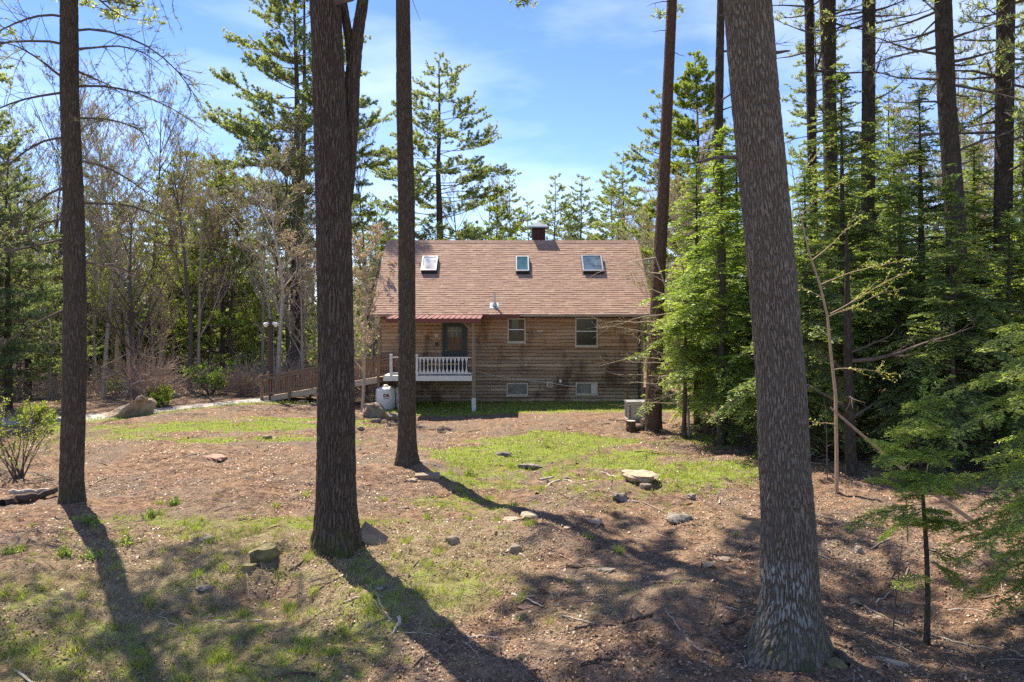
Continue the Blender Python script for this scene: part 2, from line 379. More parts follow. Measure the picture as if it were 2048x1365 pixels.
# ---- hemlock: many flat drooping sprays
def hemlock_spray(br, fo, P, L, w, rng, leaf=(.10, .03), step=.11, rad=.012, sides=3, full=True):
    """a bough along polyline P: side twigs in its plane, leaflets along them"""
    br.tubes(P, np.linspace(rad, .003, len(P)), sides)
    n = max(4, int(L/step)); ts = np.linspace(.12, 1, n)+rng.normal(0, .02, n); ts = np.clip(ts, .05, 1)
    pp, dd = resample(P, ts); allC = []; allD = []; allN = []; allT = []; tw = []
    sh = unit(np.cross(dd, (0, 0, 1.)))
    for sgn in (-1, 1):
        ll = w*(np.sin(np.clip((1-ts)*1.0+.12, 0, 1)*PI*.62))*rng.uniform(.6, 1.15, n)
        di = unit(dd*.75+sh*sgn*.85+rng.normal(0, .10, dd.shape)+np.array([0, 0, -.05]))
        e = pp+di*ll[:, None]+np.array([0, 0, -.14])*ll[:, None]
        tw.append(np.stack([pp, (pp+e)/2+np.array([0, 0, .03])*ll[:, None], e], 1))
        for q in range(n):
            k = max(2, int(ll[q]/(leaf[0]*.42))); s_ = (np.arange(k)+rng.random(k)*.6)/k
            c = pp[q]+(e[q]-pp[q])*s_[:, None]
            for g in (-1, 1):
                dl = unit(di[q]*.7+np.cross(di[q], (0, 0, 1.))*g*.8+rng.normal(0, .16, (k, 3)))
                allT.append((ts[q]+s_)/2); allC.append(c); allD.append(dl); allN.append(unit(np.array([0, 0, 1.])+rng.normal(0, .45, (k, 3))))
    tw = np.concatenate(tw); br.tubes(tw, np.tile([rad*.35, rad*.25, rad*.1], (len(tw), 1)), 3)
    C = np.concatenate(allC); n2 = len(C); b = rng.random()
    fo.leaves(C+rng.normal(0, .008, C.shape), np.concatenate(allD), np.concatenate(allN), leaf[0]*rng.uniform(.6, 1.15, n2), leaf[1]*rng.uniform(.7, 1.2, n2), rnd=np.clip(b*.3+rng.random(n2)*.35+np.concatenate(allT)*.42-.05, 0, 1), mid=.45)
def hemlock_crown(br, fo, H, cb, R, rng, leaf=(.145, .05), lev=.28, per=5, step=.16, power=.7, droop=1.15, axis=None, bulge=.25):
    z = cb; ax = (lambda z: (0., 0.)) if axis is None else axis; s0 = rng.integers(1000)
    while z < H-.15:
        t = (z-cb)/(H-cb); a0 = rng.random()*6.28
        for k in range(per):
            a = a0+k*2*PI/per+rng.normal(0, .3); 
            if rng.random() < .12: continue
            lob = .42+1.15*float(vnoise(math.cos(a)*1.1+z*.35, math.sin(a)*1.1+z*.8, int(s0)))
            L = max(.25, R*(1-t)**power*rng.uniform(.7, 1.12)*lob*min(1, .55+t*3))
            el = .2+.5*t+rng.normal(0, .2); x0, y0 = ax(z)
            P = curve((x0, y0, z+rng.normal(0, .28)), (math.cos(a)*math.cos(el), math.sin(a)*math.cos(el), math.sin(el)), L, 6, up=-droop*rng.uniform(.5, 1.3), wig=.04, rng=rng)
            hemlock_spray(br, fo, P, L, min(.75, L*.38), rng, leaf, step, rad=.008+.006*L)
        z += lev*rng.uniform(.7, 1.3)*(1-.4*t)
    P = np.array([(*ax(H-.6), H-.6), (*ax(H), H-.1), (ax(H)[0]+.12, ax(H)[1], H+.1)]); hemlock_spray(br, fo, P, .8, .25, rng, leaf, step*.6)

# ---- bare deciduous tree
def bare_tree(tr, bu, H, r0, rng, forks=7, spread=.55, budn=1.0, bud=(.05, .03), levels=3, start=.3, twig=.006, lean=0):
    P = curve((0, 0, -.3), (lean, 0, 1), H, 9, up=.2, wig=.035, rng=rng)
    tr.tubes(P, r0*np.linspace(1, .12, 9), 7)
    cur = [(P, H, r0)]
    for lv in range(levels):
        nx = []
        for (Q, L, r) in cur:
            n = forks if lv == 0 else (6 if lv == 1 else (5 if lv == 2 else 4))
            ts = rng.uniform(start if lv == 0 else .2, .97, int(n*(2.2 if lv == 0 else 1))); pp, dd = resample(Q, ts)
            for p, d, t in zip(pp, dd, ts):
                a = rng.random()*6.28; o = np.array([math.cos(a), math.sin(a), rng.uniform(.1, .7)])
                d2 = unit(d*rng.uniform(.5, 1)+o*spread*1.6*rng.uniform(.6, 1.2))
                L2 = (L*(.38 if lv == 0 else .5)*(1.15-t*.6))*rng.uniform(.6, 1.2); r2 = max(twig*.7, r*(1-.75*t)*.45)
                C = curve(p, d2, L2, 5, up=.35, wig=.09, rng=rng); nx.append((C, L2, r2))
        if nx:
            tr.tubes(np.stack([c for c, _, _ in nx]), np.stack([r*np.linspace(1, .35, 5) for _, _, r in nx]), 5 if lv == 0 else 3)
        cur = nx
    if bu is not None and cur:
        C = []; Dd = []
        for Q, L, r in cur:
            k = max(1, int(4*budn*rng.uniform(.4, 1.4))); c, d = resample(Q, rng.uniform(.3, 1, k)); C.append(c); Dd.append(d)
        C = np.concatenate(C); Dd = np.concatenate(Dd)
        bu.leaves(C, unit(Dd+rng.normal(0, .8, C.shape)), unit(rng.normal(0, 1, C.shape)), bud[0]*rng.uniform(.5, 1.3, len(C)), bud[1])

def dead_limbs(mb, zs, ax, rng, Lr=(.6, 2.4), rad=.022, twigs=5, face=None, droop=-.1):
    for z in zs:
        a = rng.random()*6.28 if face is None else face+rng.normal(0, .5)
        x0, y0 = ax(z); L = rng.uniform(*Lr)
        P = curve((x0, y0, z), (math.cos(a), math.sin(a), rng.uniform(-.1, .35)), L, 6, up=rng.uniform(droop, .3), wig=.1, rng=rng)
        mb.tubes(P, np.linspace(rad, .005, 6)*(.5+L/3), 5)
        if twigs:
            k = int(twigs*L/1.2); pp, dd = resample(P, rng.uniform(.25, 1, max(k, 1)))
            tw = [curve(p, unit(d+rng.normal(0, .7, 3)), rng.uniform(.2, .5)*L*.6+.1, 4, up=.2, wig=.12, rng=rng) for p, d in zip(pp, dd)]
            mb.tubes(np.stack(tw), np.tile(np.linspace(.009, .003, 4), (len(tw), 1)), 3)
def axf(path):
    p = np.array(path); return lambda z: (float(np.interp(z, p[:, 2], p[:, 0])), float(np.interp(z, p[:, 2], p[:, 1])))

# ---------------------------------------------------------------- ground
def gauss(x, y, cx, cy, sx, sy): return np.exp(-((x-cx)/sx)**2-((y-cy)/sy)**2)
def path_line(x):          # centre line of the gravel walk, y as a function of x
    return np.interp(x, [-60, -32, -22, -18.0, -14.5, -12.2, -11.0], [26, 26.5, 28.3, 30.6, 34.2, 37.0, 37.6])
def path_mask(x, y):
    hw = np.interp(x, [-40, -20, -12], [1.6, 1.15, .9]); d = np.abs(y-path_line(x))+(fbm(x*1.5, y*1.5, 41, 3)-.5)*.3
    return (1-sstep(hw-.12, hw+.12, d))*(x < -10.9)
def green(x, y):
    g = .95*gauss(x, y, 2.0, 26.3, 3.6, 1.25)+1.05*gauss(x, y, -1.0, 22.6, 2.3, 1.5)+.9*gauss(x, y, 1.4, 24.0, 2.6, 1.2)
    g = g+1.2*gauss(x, y, -10.2, 28.9, 4.6, .8)+1.1*gauss(x, y, -9.0, 26.0, 3.0, .5)+.9*gauss(x, y, -8.2, 30.8, 3.2, .6)
    g = g+1.25*sstep(32.5, 33.4, y)*(1-sstep(36.5, 37.5, y))*sstep(-6.5, -4.5, x)*(1-sstep(9.5, 11, x))+.75*gauss(x, y, 6.6, 26.3, 1.2, 1.0)
    g = g+1.1*np.exp(-((y-path_line(x)+1.35)/.5)**2)*(x < -8)*(x > -24)
    g = g+.75*gauss(x, y, 4.6, 21.5, 2.6, 2.6)+.6*gauss(x, y, -.9, 19.2, 1.1, 1.5)+.6*gauss(x, y, -1.2, 17.6, 1.3, 1.1)
    g = g+.72*gauss(x, y, -7.2, 15.6, 3.4, 1.1)+.7*gauss(x, y, -5.6, 10.8, 2.8, 1.2)+.55*gauss(x, y, -3.6, 9.8, 1.8, 1.2)+.62*gauss(x, y, -4.3, 15.6, 1.6, 1.0)+.45*gauss(x, y, -1.0, 12.6, 1.6, 1.2)+.45*gauss(x, y, 2.6, 12.2, 1.4, .5)
    g = g+.5*gauss(x, y, -19, 27, 7, 4)+.7*gauss(x, y, 16, 34, 6, 5)+.35*sstep(38, 50, y)
    g = g+.32*gauss(x, y, 3.3, 17.5, 1.6, 2.2)
    g = g+.30*gauss(x, y, -6, 12, 5, 4)+.25*gauss(x, y, -1, 15, 3, 4)+.3*gauss(x, y, 3, 19, 3, 3)+.22*gauss(x, y, 1, 24, 6, 4)+.45*gauss(x, y, -9, 28, 6, 3.5)
    n = fbm(x*1.1, y*1.1, 51, 4); m = fbm(x*.35+4, y*.35, 57, 3)
    n2 = .5+1.15*(.30*fbm(x*.8, y*.8, 57, 3)+.35*n+.35*fbm(x*4.5, y*4.5, 53, 4)-.5); g = np.clip(g, 0, 1.15)
    return np.clip(np.clip(sstep(0, .20, n2-(.665-.36*g)), 0, 1)*np.clip(g*1.6, 0, 1)*(.45+.55*sstep(16, 21, y)+.35*sstep(.5, .62, fbm(x*2, y*2, 66, 3))), 0, 1)
def dry(x, y):
    g = .9*gauss(x, y, -5.5, 13.4, 3.5, 2.4)+.9*gauss(x, y, -1.4, 13.8, 1.5, 2.6)+.6*gauss(x, y, -5.5, 10.2, 4, 1.6)+.35*gauss(x, y, 1.5, 11.8, 2.4, 1.4)+.4*gauss(x, y, 4, 16, 3, 3)
    n = fbm(x*1.4, y*1.4, 61, 4)
    return np.clip(sstep(.25, .75, g*(.2+1.6*n)), 0, 1)
def axis_coords(segs):
    out = []
    for a, b, st in segs: out.append(np.arange(a, b, st))
    return np.unique(np.round(np.concatenate(out), 4))
xs = axis_coords([(-900, -200, 90), (-200, -60, 14), (-60, -28, 1.5), (-28, -10, .2), (-10, 9, .055), (9, 28, .2), (28, 60, 1.5), (60, 200, 14), (200, 901, 90)])
ys = axis_coords([(-60, 0, 6), (0, 6.5, .5), (6.5, 20, .055), (20, 32, .11), (32, 46, .25), (46, 90, 1.2), (90, 200, 12), (200, 1300, 110)])
GX, GY = np.meshgrid(xs, ys); GZ = gz(GX, GY)
GG, GD, GP = green(GX, GY), dry(GX, GY), path_mask(GX, GY)
nx_, ny_ = len(xs), len(ys); i = np.arange(ny_-1)[:, None]; j = np.arange(nx_-1)[None]
Q = np.stack([i*nx_+j, i*nx_+j+1, (i+1)*nx_+j+1, (i+1)*nx_+j], -1).reshape(-1, 4)
m, N, L, P = newmat('ground'); a = attr(N, 'buv'); sp = N.new('ShaderNodeSeparateXYZ'); L.new(a.outputs['Vector'], sp.inputs[0])
o = objc(N)
n1 = nnoise(N, L, o, .45, 6, .62); n2 = nnoise(N, L, o, 5, 8, .7); n3 = nnoise(N, L, o, 42, 5, .75); n4 = nnoise(N, L, o, 14, 6, .7, (1, 1.6, 1)); n5 = nnoise(N, L, o, 1.6, 6, .6)
c = ramp(N, L, n2, [(.3, (.05,.032,.023)), (.45, (.15,.095,.066)), (.56, (.28,.18,.12)), (.75, (.46,.32,.225))])
c = mixc(N, L, mapr(N, L, n1, .45, .6), c, ramp(N, L, n4, [(.3, (.07,.052,.04)), (.52, (.20,.15,.115)), (.72, (.38,.30,.23))]))
c = mixc(N, L, mapr(N, L, n5, .56, .68, 0, .75), c, ramp(N, L, n2, [(.3, (.30,.175,.095)), (.7, (.44,.285,.17))]))
v = N.new('ShaderNodeTexVoronoi'); v.inputs['Scale'].default_value = 28; v.inputs['Randomness'].default_value = 1; L.new(o, v.inputs['Vector'])
vs = N.new('ShaderNodeSeparateColor'); L.new(v.outputs['Color'], vs.inputs[0])
c = mixc(N, L, mapr(N, L, vs.outputs[0], .55, 1, 0, .6), c, ramp(N, L, vs.outputs[1], [(0, (.04,.028,.022)), (.5, (.22,.14,.09)), (.85, (.38,.27,.18)), (1, (.52,.43,.34))]))
c = mixc(N, L, mapr(N, L, n3, .62, .70, 0, .8), c, (.58,.49,.41)); c = mixc(N, L, mapr(N, L, n3, .40, .32, 0, .75), c, (.05,.036,.028))
gm = math_(N, L, 'MULTIPLY', sp.outputs[0], mapr(N, L, math_(N, L, 'ADD', n2, math_(N, L, 'MULTIPLY', n3, .5)), .6, .85, .2, 1))
c = mixc(N, L, math_(N, L, 'MULTIPLY', sp.outputs[1], .55), c, ramp(N, L, n3, [(.3, (.20,.16,.09)), (.7, (.48,.40,.25))]))
c = mixc(N, L, gm, c, ramp(N, L, n3, [(.3, (.10,.15,.02)), (.5, (.20,.29,.035)), (.7, (.33,.42,.06))]))
c = mixc(N, L, sp.outputs[2], c, ramp(N, L, n3, [(.3, (.36,.33,.30)), (.7, (.56,.53,.49))]))
L.new(c, P.inputs['Base Color']); P.inputs['Roughness'].default_value = .95; P.inputs['Specular IOR Level'].default_value = .15
bump(N, L, P, math_(N, L, 'ADD', n2, math_(N, L, 'ADD', math_(N, L, 'MULTIPLY', n3, .6), math_(N, L, 'MULTIPLY', v.outputs['Distance'], .5))), .06, .9)
M['ground'] = m
mb = MB(); mb.add(np.stack([GX, GY, GZ], -1).reshape(-1, 3), Q, buv=np.stack([GG, GD, GP], -1).reshape(-1, 3))
g_ob = mb.build('ground', m, smooth=True); tag(g_ob, kind='structure', label='leaf-strewn brown woodland yard with patches of green grass')

# ---------------------------------------------------------------- house
WD, EX = 36.6, 1600/36.6          # depth of the front wall, px per metre there
def wx(px): return (px-1024)/EX
def wz(py): return CH-(py-YH)/EX
m, N, L, P = newmat('log_siding'); o = objc(N); r = attr(N, 'rnd').outputs['Fac']
f = nnoise(N, L, o, 7, 6, .6, (.09, 1, 1.6)); f2 = nnoise(N, L, o, 1.1, 5, .6, (.7, 1, .9)); f3 = nnoise(N, L, o, 40, 4, .7, (.06, 1, 2)); f4 = nnoise(N, L, o, .7, 6, .65, (1, 1, .6))
spz = N.new('ShaderNodeSeparateXYZ'); L.new(o, spz.inputs[0])
base = ramp(N, L, r, [(0, (.17,.115,.085)), (.25, (.38,.29,.22)), (.45, (.27,.175,.12)), (.7, (.44,.335,.255)), (.85, (.50,.37,.265)), (1, (.12,.075,.05))])
hgt = math_(N, L, 'ADD', mapr(N, L, spz.outputs[2], 1.6, 3.9, 0, .55), math_(N, L, 'MULTIPLY', f2, .9))
c = mixc(N, L, mapr(N, L, hgt, .5, .85, 0, 1), base, mixc(N, L, .55, base, (.56,.30,.16)))
c = mixc(N, L, mapr(N, L, f, .3, .6, .3, 0), c, (.10,.065,.045))
c = mixc(N, L, mapr(N, L, f4, .52, .62, 0, .75), c, (.085,.045,.03))
c = mixc(N, L, mapr(N, L, f3, .5, .7, 0, .25), c, (.50,.40,.31))
L.new(c, P.inputs['Base Color']); P.inputs['Roughness'].default_value = .85; P.inputs['Specular IOR Level'].default_value = .2
bump(N, L, P, math_(N, L, 'ADD', f, f3), .008, .7); M['siding'] = m
m, N, L, P = newmat('asphalt_shingles'); o = objc(N); r = attr(N, 'rnd').outputs['Fac']
f = nnoise(N, L, o, 1.0, 5, .6); g = nnoise(N, L, o, 60, 4, .7)
c = ramp(N, L, r, [(0, (.29,.175,.13)), (.25, (.33,.205,.152)), (.5, (.31,.19,.14)), (.75, (.36,.23,.172)), (.92, (.41,.28,.20)), (1, (.27,.165,.125))])
c = mixc(N, L, mapr(N, L, f, .35, .7, .0, .3), c, (.27,.18,.15)); c = mixc(N, L, mapr(N, L, g, .4, .7, 0, .35), c, (.55,.43,.37))
L.new(c, P.inputs['Base Color']); P.inputs['Roughness'].default_value = .9; P.inputs['Specular IOR Level'].default_value = .2; bump(N, L, P, g, .004, .7)
M['shingle'] = m
M['trim'] = simple('painted_trim', (.52,.47,.40), .6, .12, 5)
M['white'] = simple('white_paint', (.76,.75,.74), .5, .08, 7)
M['white_worn'] = simple('worn_white_paint', (.66,.64,.61), .6, .15, 9)
M['post'] = simple('weathered_post', (.27,.21,.15), .85, .3, 14, sc=(3, 3, .5))
M['deckwood'] = simple('ramp_wood', (.23,.15,.105), .85, .35, 10, sc=(.6, 1, 2))
M['deckpale'] = simple('pale_ramp_wood', (.48,.38,.28), .85, .25, 10, sc=(.6, 1, 2))
M['maroon'] = simple('maroon_metal', (.17,.03,.028), .45, .15, 3)
M['redroof'] = simple('red_metal_roofing', (.19,.06,.06), .6, .35, 5, spec=.4)
M['darkwood'] = simple('dark_chimney_wood', (.085,.04,.033), .7, .3, 9)
M['cap'] = simple('blue_grey_cap_metal', (.22,.27,.31), .4, .12, 4, metal=.5)
M['door'] = simple('dark_green_door', (.022,.032,.03), .45, .15, 5)
M['dark'] = simple('dark_interior', (.015,.013,.012), .9, .1, 3)
M['gutter'] = simple('gutter_metal', (.34,.31,.28), .5, .15, 4, metal=.3)
M['frame_dark'] = simple('bronze_frame', (.06,.055,.05), .5, .15, 4, metal=.3)
M['alu'] = simple('pale_aluminium', (.55,.56,.57), .35, .08, 4, metal=.6)
M['curtain'] = simple('brown_curtain', (.16,.10,.07), .9, .25, 3, sc=(6, 6, .3))
M['curtain_white'] = simple('white_curtain', (.62,.60,.56), .9, .15, 3, sc=(8, 8, .3))
def glass(name, col, rough=.06, spec=.8):
    m, N, L, P = newmat(name); o = objc(N); f = nnoise(N, L, o, 2.5, 5, .6)
    L.new(ramp(N, L, f, [(.35, tuple(c*.6 for c in col)), (.65, tuple(c*1.3 for c in col))]), P.inputs['Base Color'])
    P.inputs['Roughness'].default_value = rough; P.inputs['Specular IOR Level'].default_value = spec; bump(N, L, P, nnoise(N, L, o, 1.2, 2), .004, .2); return m
M['glass'] = glass('window_glass', (.016, .015, .014), .12, .35); M['glass_screen'] = glass('screened_glass', (.17, .16, .145), .4, .4)
M['sky_glass'] = glass('skylight_glass', (.10, .15, .19), .03, 1.0); M['sky_glass_teal'] = glass('teal_skylight_glass', (.05, .13, .15), .05, 1.0); M['shade'] = glass('shaded_skylight_glass', (.62, .62, .62), .12, .7)

house = thing('cabin', 'weathered brown log-sided cabin with pinkish shingle roof and three skylights', 'house', (0, WD, 0))
HX0, HX1 = wx(759), wx(1284); HD = 8.6; YR = 4.1       # width, depth, ridge offset behind front wall
EV, RD = 3.93, 7.62
mb = MB(); mb.box((HX0, 0.03, -.6), (HX1, HD, 3.86))
mb.prism([(0.03, 3.861), (HD, 3.861), (YR, RD-.25)], HX0, HX1, 'x')
body = mb.build('wall', M['siding'], house)
# boards as irregular rounded logs
def logs(mb, x0, x1, z0, z1, y, h=.158, s=0, out=.042):
    rg = np.random.default_rng(s); z = z0
    while z < z1-.02:
        hh = min(h*rg.uniform(.9, 1.1), z1-z); x = x0
        while x < x1-.01:
            xe = min(x1, x+rg.uniform(1.6, 4.8)); 
            if x1-xe < .5: xe = x1
            n = max(2, int((xe-x)/.12)); X = np.linspace(x, xe-.004, n)
            wv = (fbm(X*1.1, np.full(n, z*7), s, 3)-.5)*.085
            pr = [(-.012, 0.012), (out*1.0, .0), (out*1.25, hh*.25), (out*1.1, hh*.6), (out*.25, hh*.93), (-.012, hh*1.0)]
            V = [];
            for o_, dz in pr: V.append(np.stack([X, np.full(n, y)-o_*(1+wv*1.2), np.full(n, z)+dz+wv*(1-dz/hh)], -1))
            V = np.concatenate(V); k = len(pr); ii = np.arange(k-1)[:, None]*n; jj = np.arange(n-1)[None]
            Q = np.stack([ii+jj, ii+jj+1, ii+n+jj+1, ii+n+jj], -1).reshape(-1, 4)
            mb.add(V, Q, rq=np.full(len(Q), rg.random())); x = xe
        z += hh
mb = MB(); logs(mb, HX0, HX1, -.45, 3.84, 0.0, s=3); mb.build('log_siding', M['siding'], house, True)
for xx in (HX0, HX1):
    mb = MB(); mb.box((xx-.07, -.085, -.4), (xx+.06, .08, 3.85)); mb.build('corner_board', M['post'], house)
# roof: two slopes, front with stepped shingle courses
def slope_course(mb, x0, x1, ya, za, yb, zb, n, th, rg, sign=-1):
    d = np.array([yb-ya, zb-za]); Ls = np.hypot(*d); d /= Ls; nn = np.array([-d[1], d[0]])*(1 if d[0] > 0 else -1)
    st = Ls/n
    for k in range(n):
        x = x0 - rg.random()*.3; 
        while x < x1:
            w = rg.choice([.14, .2, .3, .33, .42]); a = max(x, x0); b = min(x+w-.006, x1); x += w
            if b-a < .02: continue
            t = th*rg.choice([.85, 1., 1.3]); s0 = k*st-rg.choice([0, .008, .016]); s1 = (k+1)*st+.02
            A = np.array([ya, za])+d*s0; B = np.array([ya, za])+d*s1
            V = []
            for xx in (a, b):
                V += [(xx, *(A)), (xx, *(A+nn*t)), (xx, *(B+nn*.003))]
            mb.add(V, [(0, 3, 4, 1), (1, 4, 5, 2)], [(0, 1, 2), (3, 5, 4)], rq=[rg.random()]*2, rt=[.5]*2)
RX0, RX1 = HX0-.30, HX1+.45; YE = -.5
rg = np.random.default_rng(5)
mb = MB(); slope_course(mb, RX0, RX1, YE, EV+.06, YR, RD+.06, 36, .017, rg)
roof = thing  # placeholder
rf = MB(); rf.prism([(YE+.01, EV-.04), (YE+.01, EV+.055), (YR, RD+.055), (2*YR-YE, EV+.055), (2*YR-YE, EV-.04), (YR, RD-.05)], RX0+.01, RX1-.01, 'x')
for p in (mb,): rf.v += p.v; rf.bv += p.bv; rf.q += [q+rf.n for q in p.q]; rf.t += [t+rf.n for t in p.t]; rf.rq += p.rq; rf.rt += p.rt; rf.n += p.n
roof = rf.build('roof', M['shingle'], house)
mb = MB()
x = RX0
while x < RX1-.01:
    xe = min(x+.3, RX1); mb.prism([(YR-.17, RD-.065), (YR, RD+.10), (YR+.17, RD-.065), (YR+.17, RD-.045), (YR, RD+.12), (YR-.17, RD-.045)], x, xe-.006, 'x'); x = xe
mb.build('ridge_cap', M['shingle'], roof)
for xx in (RX0-.03, RX1-.01):
    mb = MB(); mb.prism([(YE, EV-.16), (YE, EV+.05), (YR, RD+.055), (YR, RD-.16)], xx, xx+.04, 'x'); mb.build('rake_board', M['post'], roof)
mb = MB(); mb.box((wx(962)-.02, YE-.035, EV-.10), (wx(1040), YE+.0, EV+.03)); mb.build('fascia', M['maroon'], roof)['label'] = 'maroon eave board beside the porch roof'
mb = MB(); mb.box((wx(1040)+.01, YE-.03, EV-.035), (RX1, YE, EV+.02)); mb.bar((wx(1040)+.01, YE-.07, EV+.005), (RX1, YE-.07, EV-.01), .09, .05)
mb.build('gutter', M['gutter'], roof)
# skylights
def on_roof(px, py):
    Dp = WD+1.5
    for _ in range(20):
        z = CH-(py-YH)/F_PX*Dp; t = (z-EV-.07)/(RD-EV); Dp = .6*Dp+.4*(WD+YE+t*(YR-YE))
    return (px-1024)/F_PX*Dp, Dp-WD, CH-(py-YH)/F_PX*Dp
sa = math.atan2(RD-EV, YR-YE)
def skylight(px0, px1, py0, py1, gm, lab):
    a = on_roof(px0, py1); b = on_roof(px1, py0); w = b[0]-a[0]; Ls = math.hypot(b[1]-a[1], b[2]-a[2])
    Mx = Matrix.Translation(Vector((a[0], a[1], a[2]))) @ Matrix.Rotation(sa, 4, 'X')
    f = MB(); hgt = .16
    for lo, hi in (((0, 0, 0), (w, .07, hgt)), ((0, Ls-.07, 0), (w, Ls, hgt)), ((0, .071, 0), (.06, Ls-.071, hgt)), ((w-.06, .071, 0), (w, Ls-.071, hgt))): f.box(lo, hi, Mx)
    f.box((-.04, -.10, -.02), (w+.04, Ls+.08, .028), Mx)
    fo = f.build('skylight', M['frame_dark'], roof); fo['label'] = lab
    g = MB(); g.box((.05, .05, hgt-.03), (w-.05, Ls-.05, hgt-.008), Mx); g.build('pane', gm, fo)
    t = MB()
    for lo, hi in (((-.008, -.008, hgt-.03), (w+.008, .055, hgt+.012)), ((-.008, Ls-.055, hgt-.03), (w+.008, Ls+.008, hgt+.012)), ((-.008, .056, hgt-.03), (.05, Ls-.056, hgt+.012)), ((w-.05, .056, hgt-.03), (w+.008, Ls-.056, hgt+.012))): t.box(lo, hi, Mx)
    t.build('rim', M['alu'], fo)
skylight(842, 876, 518, 546, M['shade'], 'left skylight with its white shade closed')
skylight(1032, 1057, 518, 547, M['sky_glass_teal'], 'narrow middle skylight of teal glass')
skylight(1166, 1202, 516, 547, M['sky_glass'], 'right skylight reflecting the sky')
# chimney and vent pipe
cx_, cy_ = (1077-1024)/F_PX*(WD+YR+.6), YR+.6; cw = .34
mb = MB(); mb.box((cx_-cw, cy_-cw, RD-1.0), (cx_+cw, cy_+cw, RD-.02)); 
mb.box((cx_-cw*.8, cy_-cw*.8, RD-.02), (cx_+cw*.8, cy_+cw*.8, RD+.74))
for sx in (-1, 0, 1):
    for sy in (-1, 1):
        mb.box((cx_+sx*(cw-.03)-.03, cy_+sy*(cw-.03)-.03, RD-.02), (cx_+sx*(cw-.03)+.03, cy_+sy*(cw-.03)+.03, RD+.76))
for k in range(7): mb.box((cx_-cw-.005, cy_-cw-.006, RD+.04+k*.1), (cx_+cw+.005, cy_-cw+.03, RD+.08+k*.1))
ch = mb.build('chimney', M['darkwood'], roof)
e = .54; zc = RD+.765
mb = MB(); mb.add([(cx_-e, cy_-e, zc), (cx_+e, cy_-e, zc), (cx_+e, cy_+e, zc), (cx_-e, cy_+e, zc), (cx_-e, cy_-e, zc+.06), (cx_+e, cy_-e, zc+.06), (cx_+e, cy_+e, zc+.06), (cx_-e, cy_+e, zc+.06), (cx_, cy_, zc+.36)],
   [(0,3,2,1), (0,1,5,4), (1,2,6,5), (2,3,7,6), (3,0,4,7)], [(4,5,8), (5,6,8), (6,7,8), (7,4,8)]); mb.build('chimney_cap', M['cap'], ch)
a = on_roof(989, 612); mb = MB(); mb.lathe([(.045, 0), (.045, .55), (.05, .55), (.05, .57)], a, 14)
vp = mb.build('vent_pipe', M['alu'], roof); mb = MB(); mb.lathe([(.12, -.03), (.10, .10), (.055, .17), (.05, .18)], a, 14); mb.add([(a[0]-.22, a[1]-.22*math.cos(sa), a[2]-.22*math.sin(sa)+.02), (a[0]+.18, a[1]-.22*math.cos(sa), a[2]-.22*math.sin(sa)+.02), (a[0]+.18, a[1]+.2*math.cos(sa), a[2]+.2*math.sin(sa)+.02), (a[0]-.22, a[1]+.2*math.cos(sa), a[2]+.2*math.sin(sa)+.02)], [(0,1,2,3)]); mb.build('flashing', M['alu'], vp)
# windows
def window(px0, px1, py0, py1, lab, sash=True, gm='glass', curt=None, fm='trim'):
    x0, x1, z1, z0 = wx(px0), wx(px1), wz(py0), wz(py1); t = .055; y0 = -.095
    f = MB()
    for lo, hi in (((x0, y0, z0), (x1, .0, z0+t)), ((x0, y0, z1-t), (x1, .0, z1)), ((x0, y0, z0+t+.001), (x0+t, .0, z1-t-.001)), ((x1-t, y0, z0+t+.001), (x1, .0, z1-t-.001))): f.box(lo, hi)
    fo = f.build('window', M[fm], house); fo['label'] = lab
    mb = MB(); mb.box((x0-.03, y0-.035, z0-.05), (x1+.03, -.01, z0-.002)); mb.build('sill', M[fm], fo)
    mb = MB(); mb.box((x0+t, -.062, z0+t), (x1-t, -.045, z1-t)); mb.build('pane', M[gm], fo)
    if sash:
        zm = z0+(z1-z0)*.53; s = MB(); s.box((x0+t, -.082, zm-.017), (x1-t, -.063, zm+.017))
        s.build('sash', M['alu'], fo)
    if curt:
        mb = MB()
        for (fa, fb, cm) in curt:
            n = 9; X = np.linspace(x0+t+(x1-x0-2*t)*fa, x0+t+(x1-x0-2*t)*fb, n); V = []
            for zz in (z0+t, z1-t): V += [(xx, -.0635-.004*(k % 2), zz) for k, xx in enumerate(X)]
            mb.add(V, [(k, k+1, n+k+1, n+k) for k in range(n-1)])
        mb.build('curtain', M[curt[0][2]], fo)
window(1015, 1051, 637, 685, 'narrow upper window nearer the porch, brown curtains half drawn', curt=[(0, .22, 'curtain'), (.62, 1, 'curtain')])
window(1150, 1195, 636, 693, 'wider upper window with dark glass')
window(1013, 1056, 766, 791, 'basement window with a pale screen', sash=False, gm='glass_screen')
window(1151, 1195, 765, 789, 'basement window with a white curtain at its right', sash=False, gm='glass_screen', curt=[(.74, 1, 'curtain_white')])
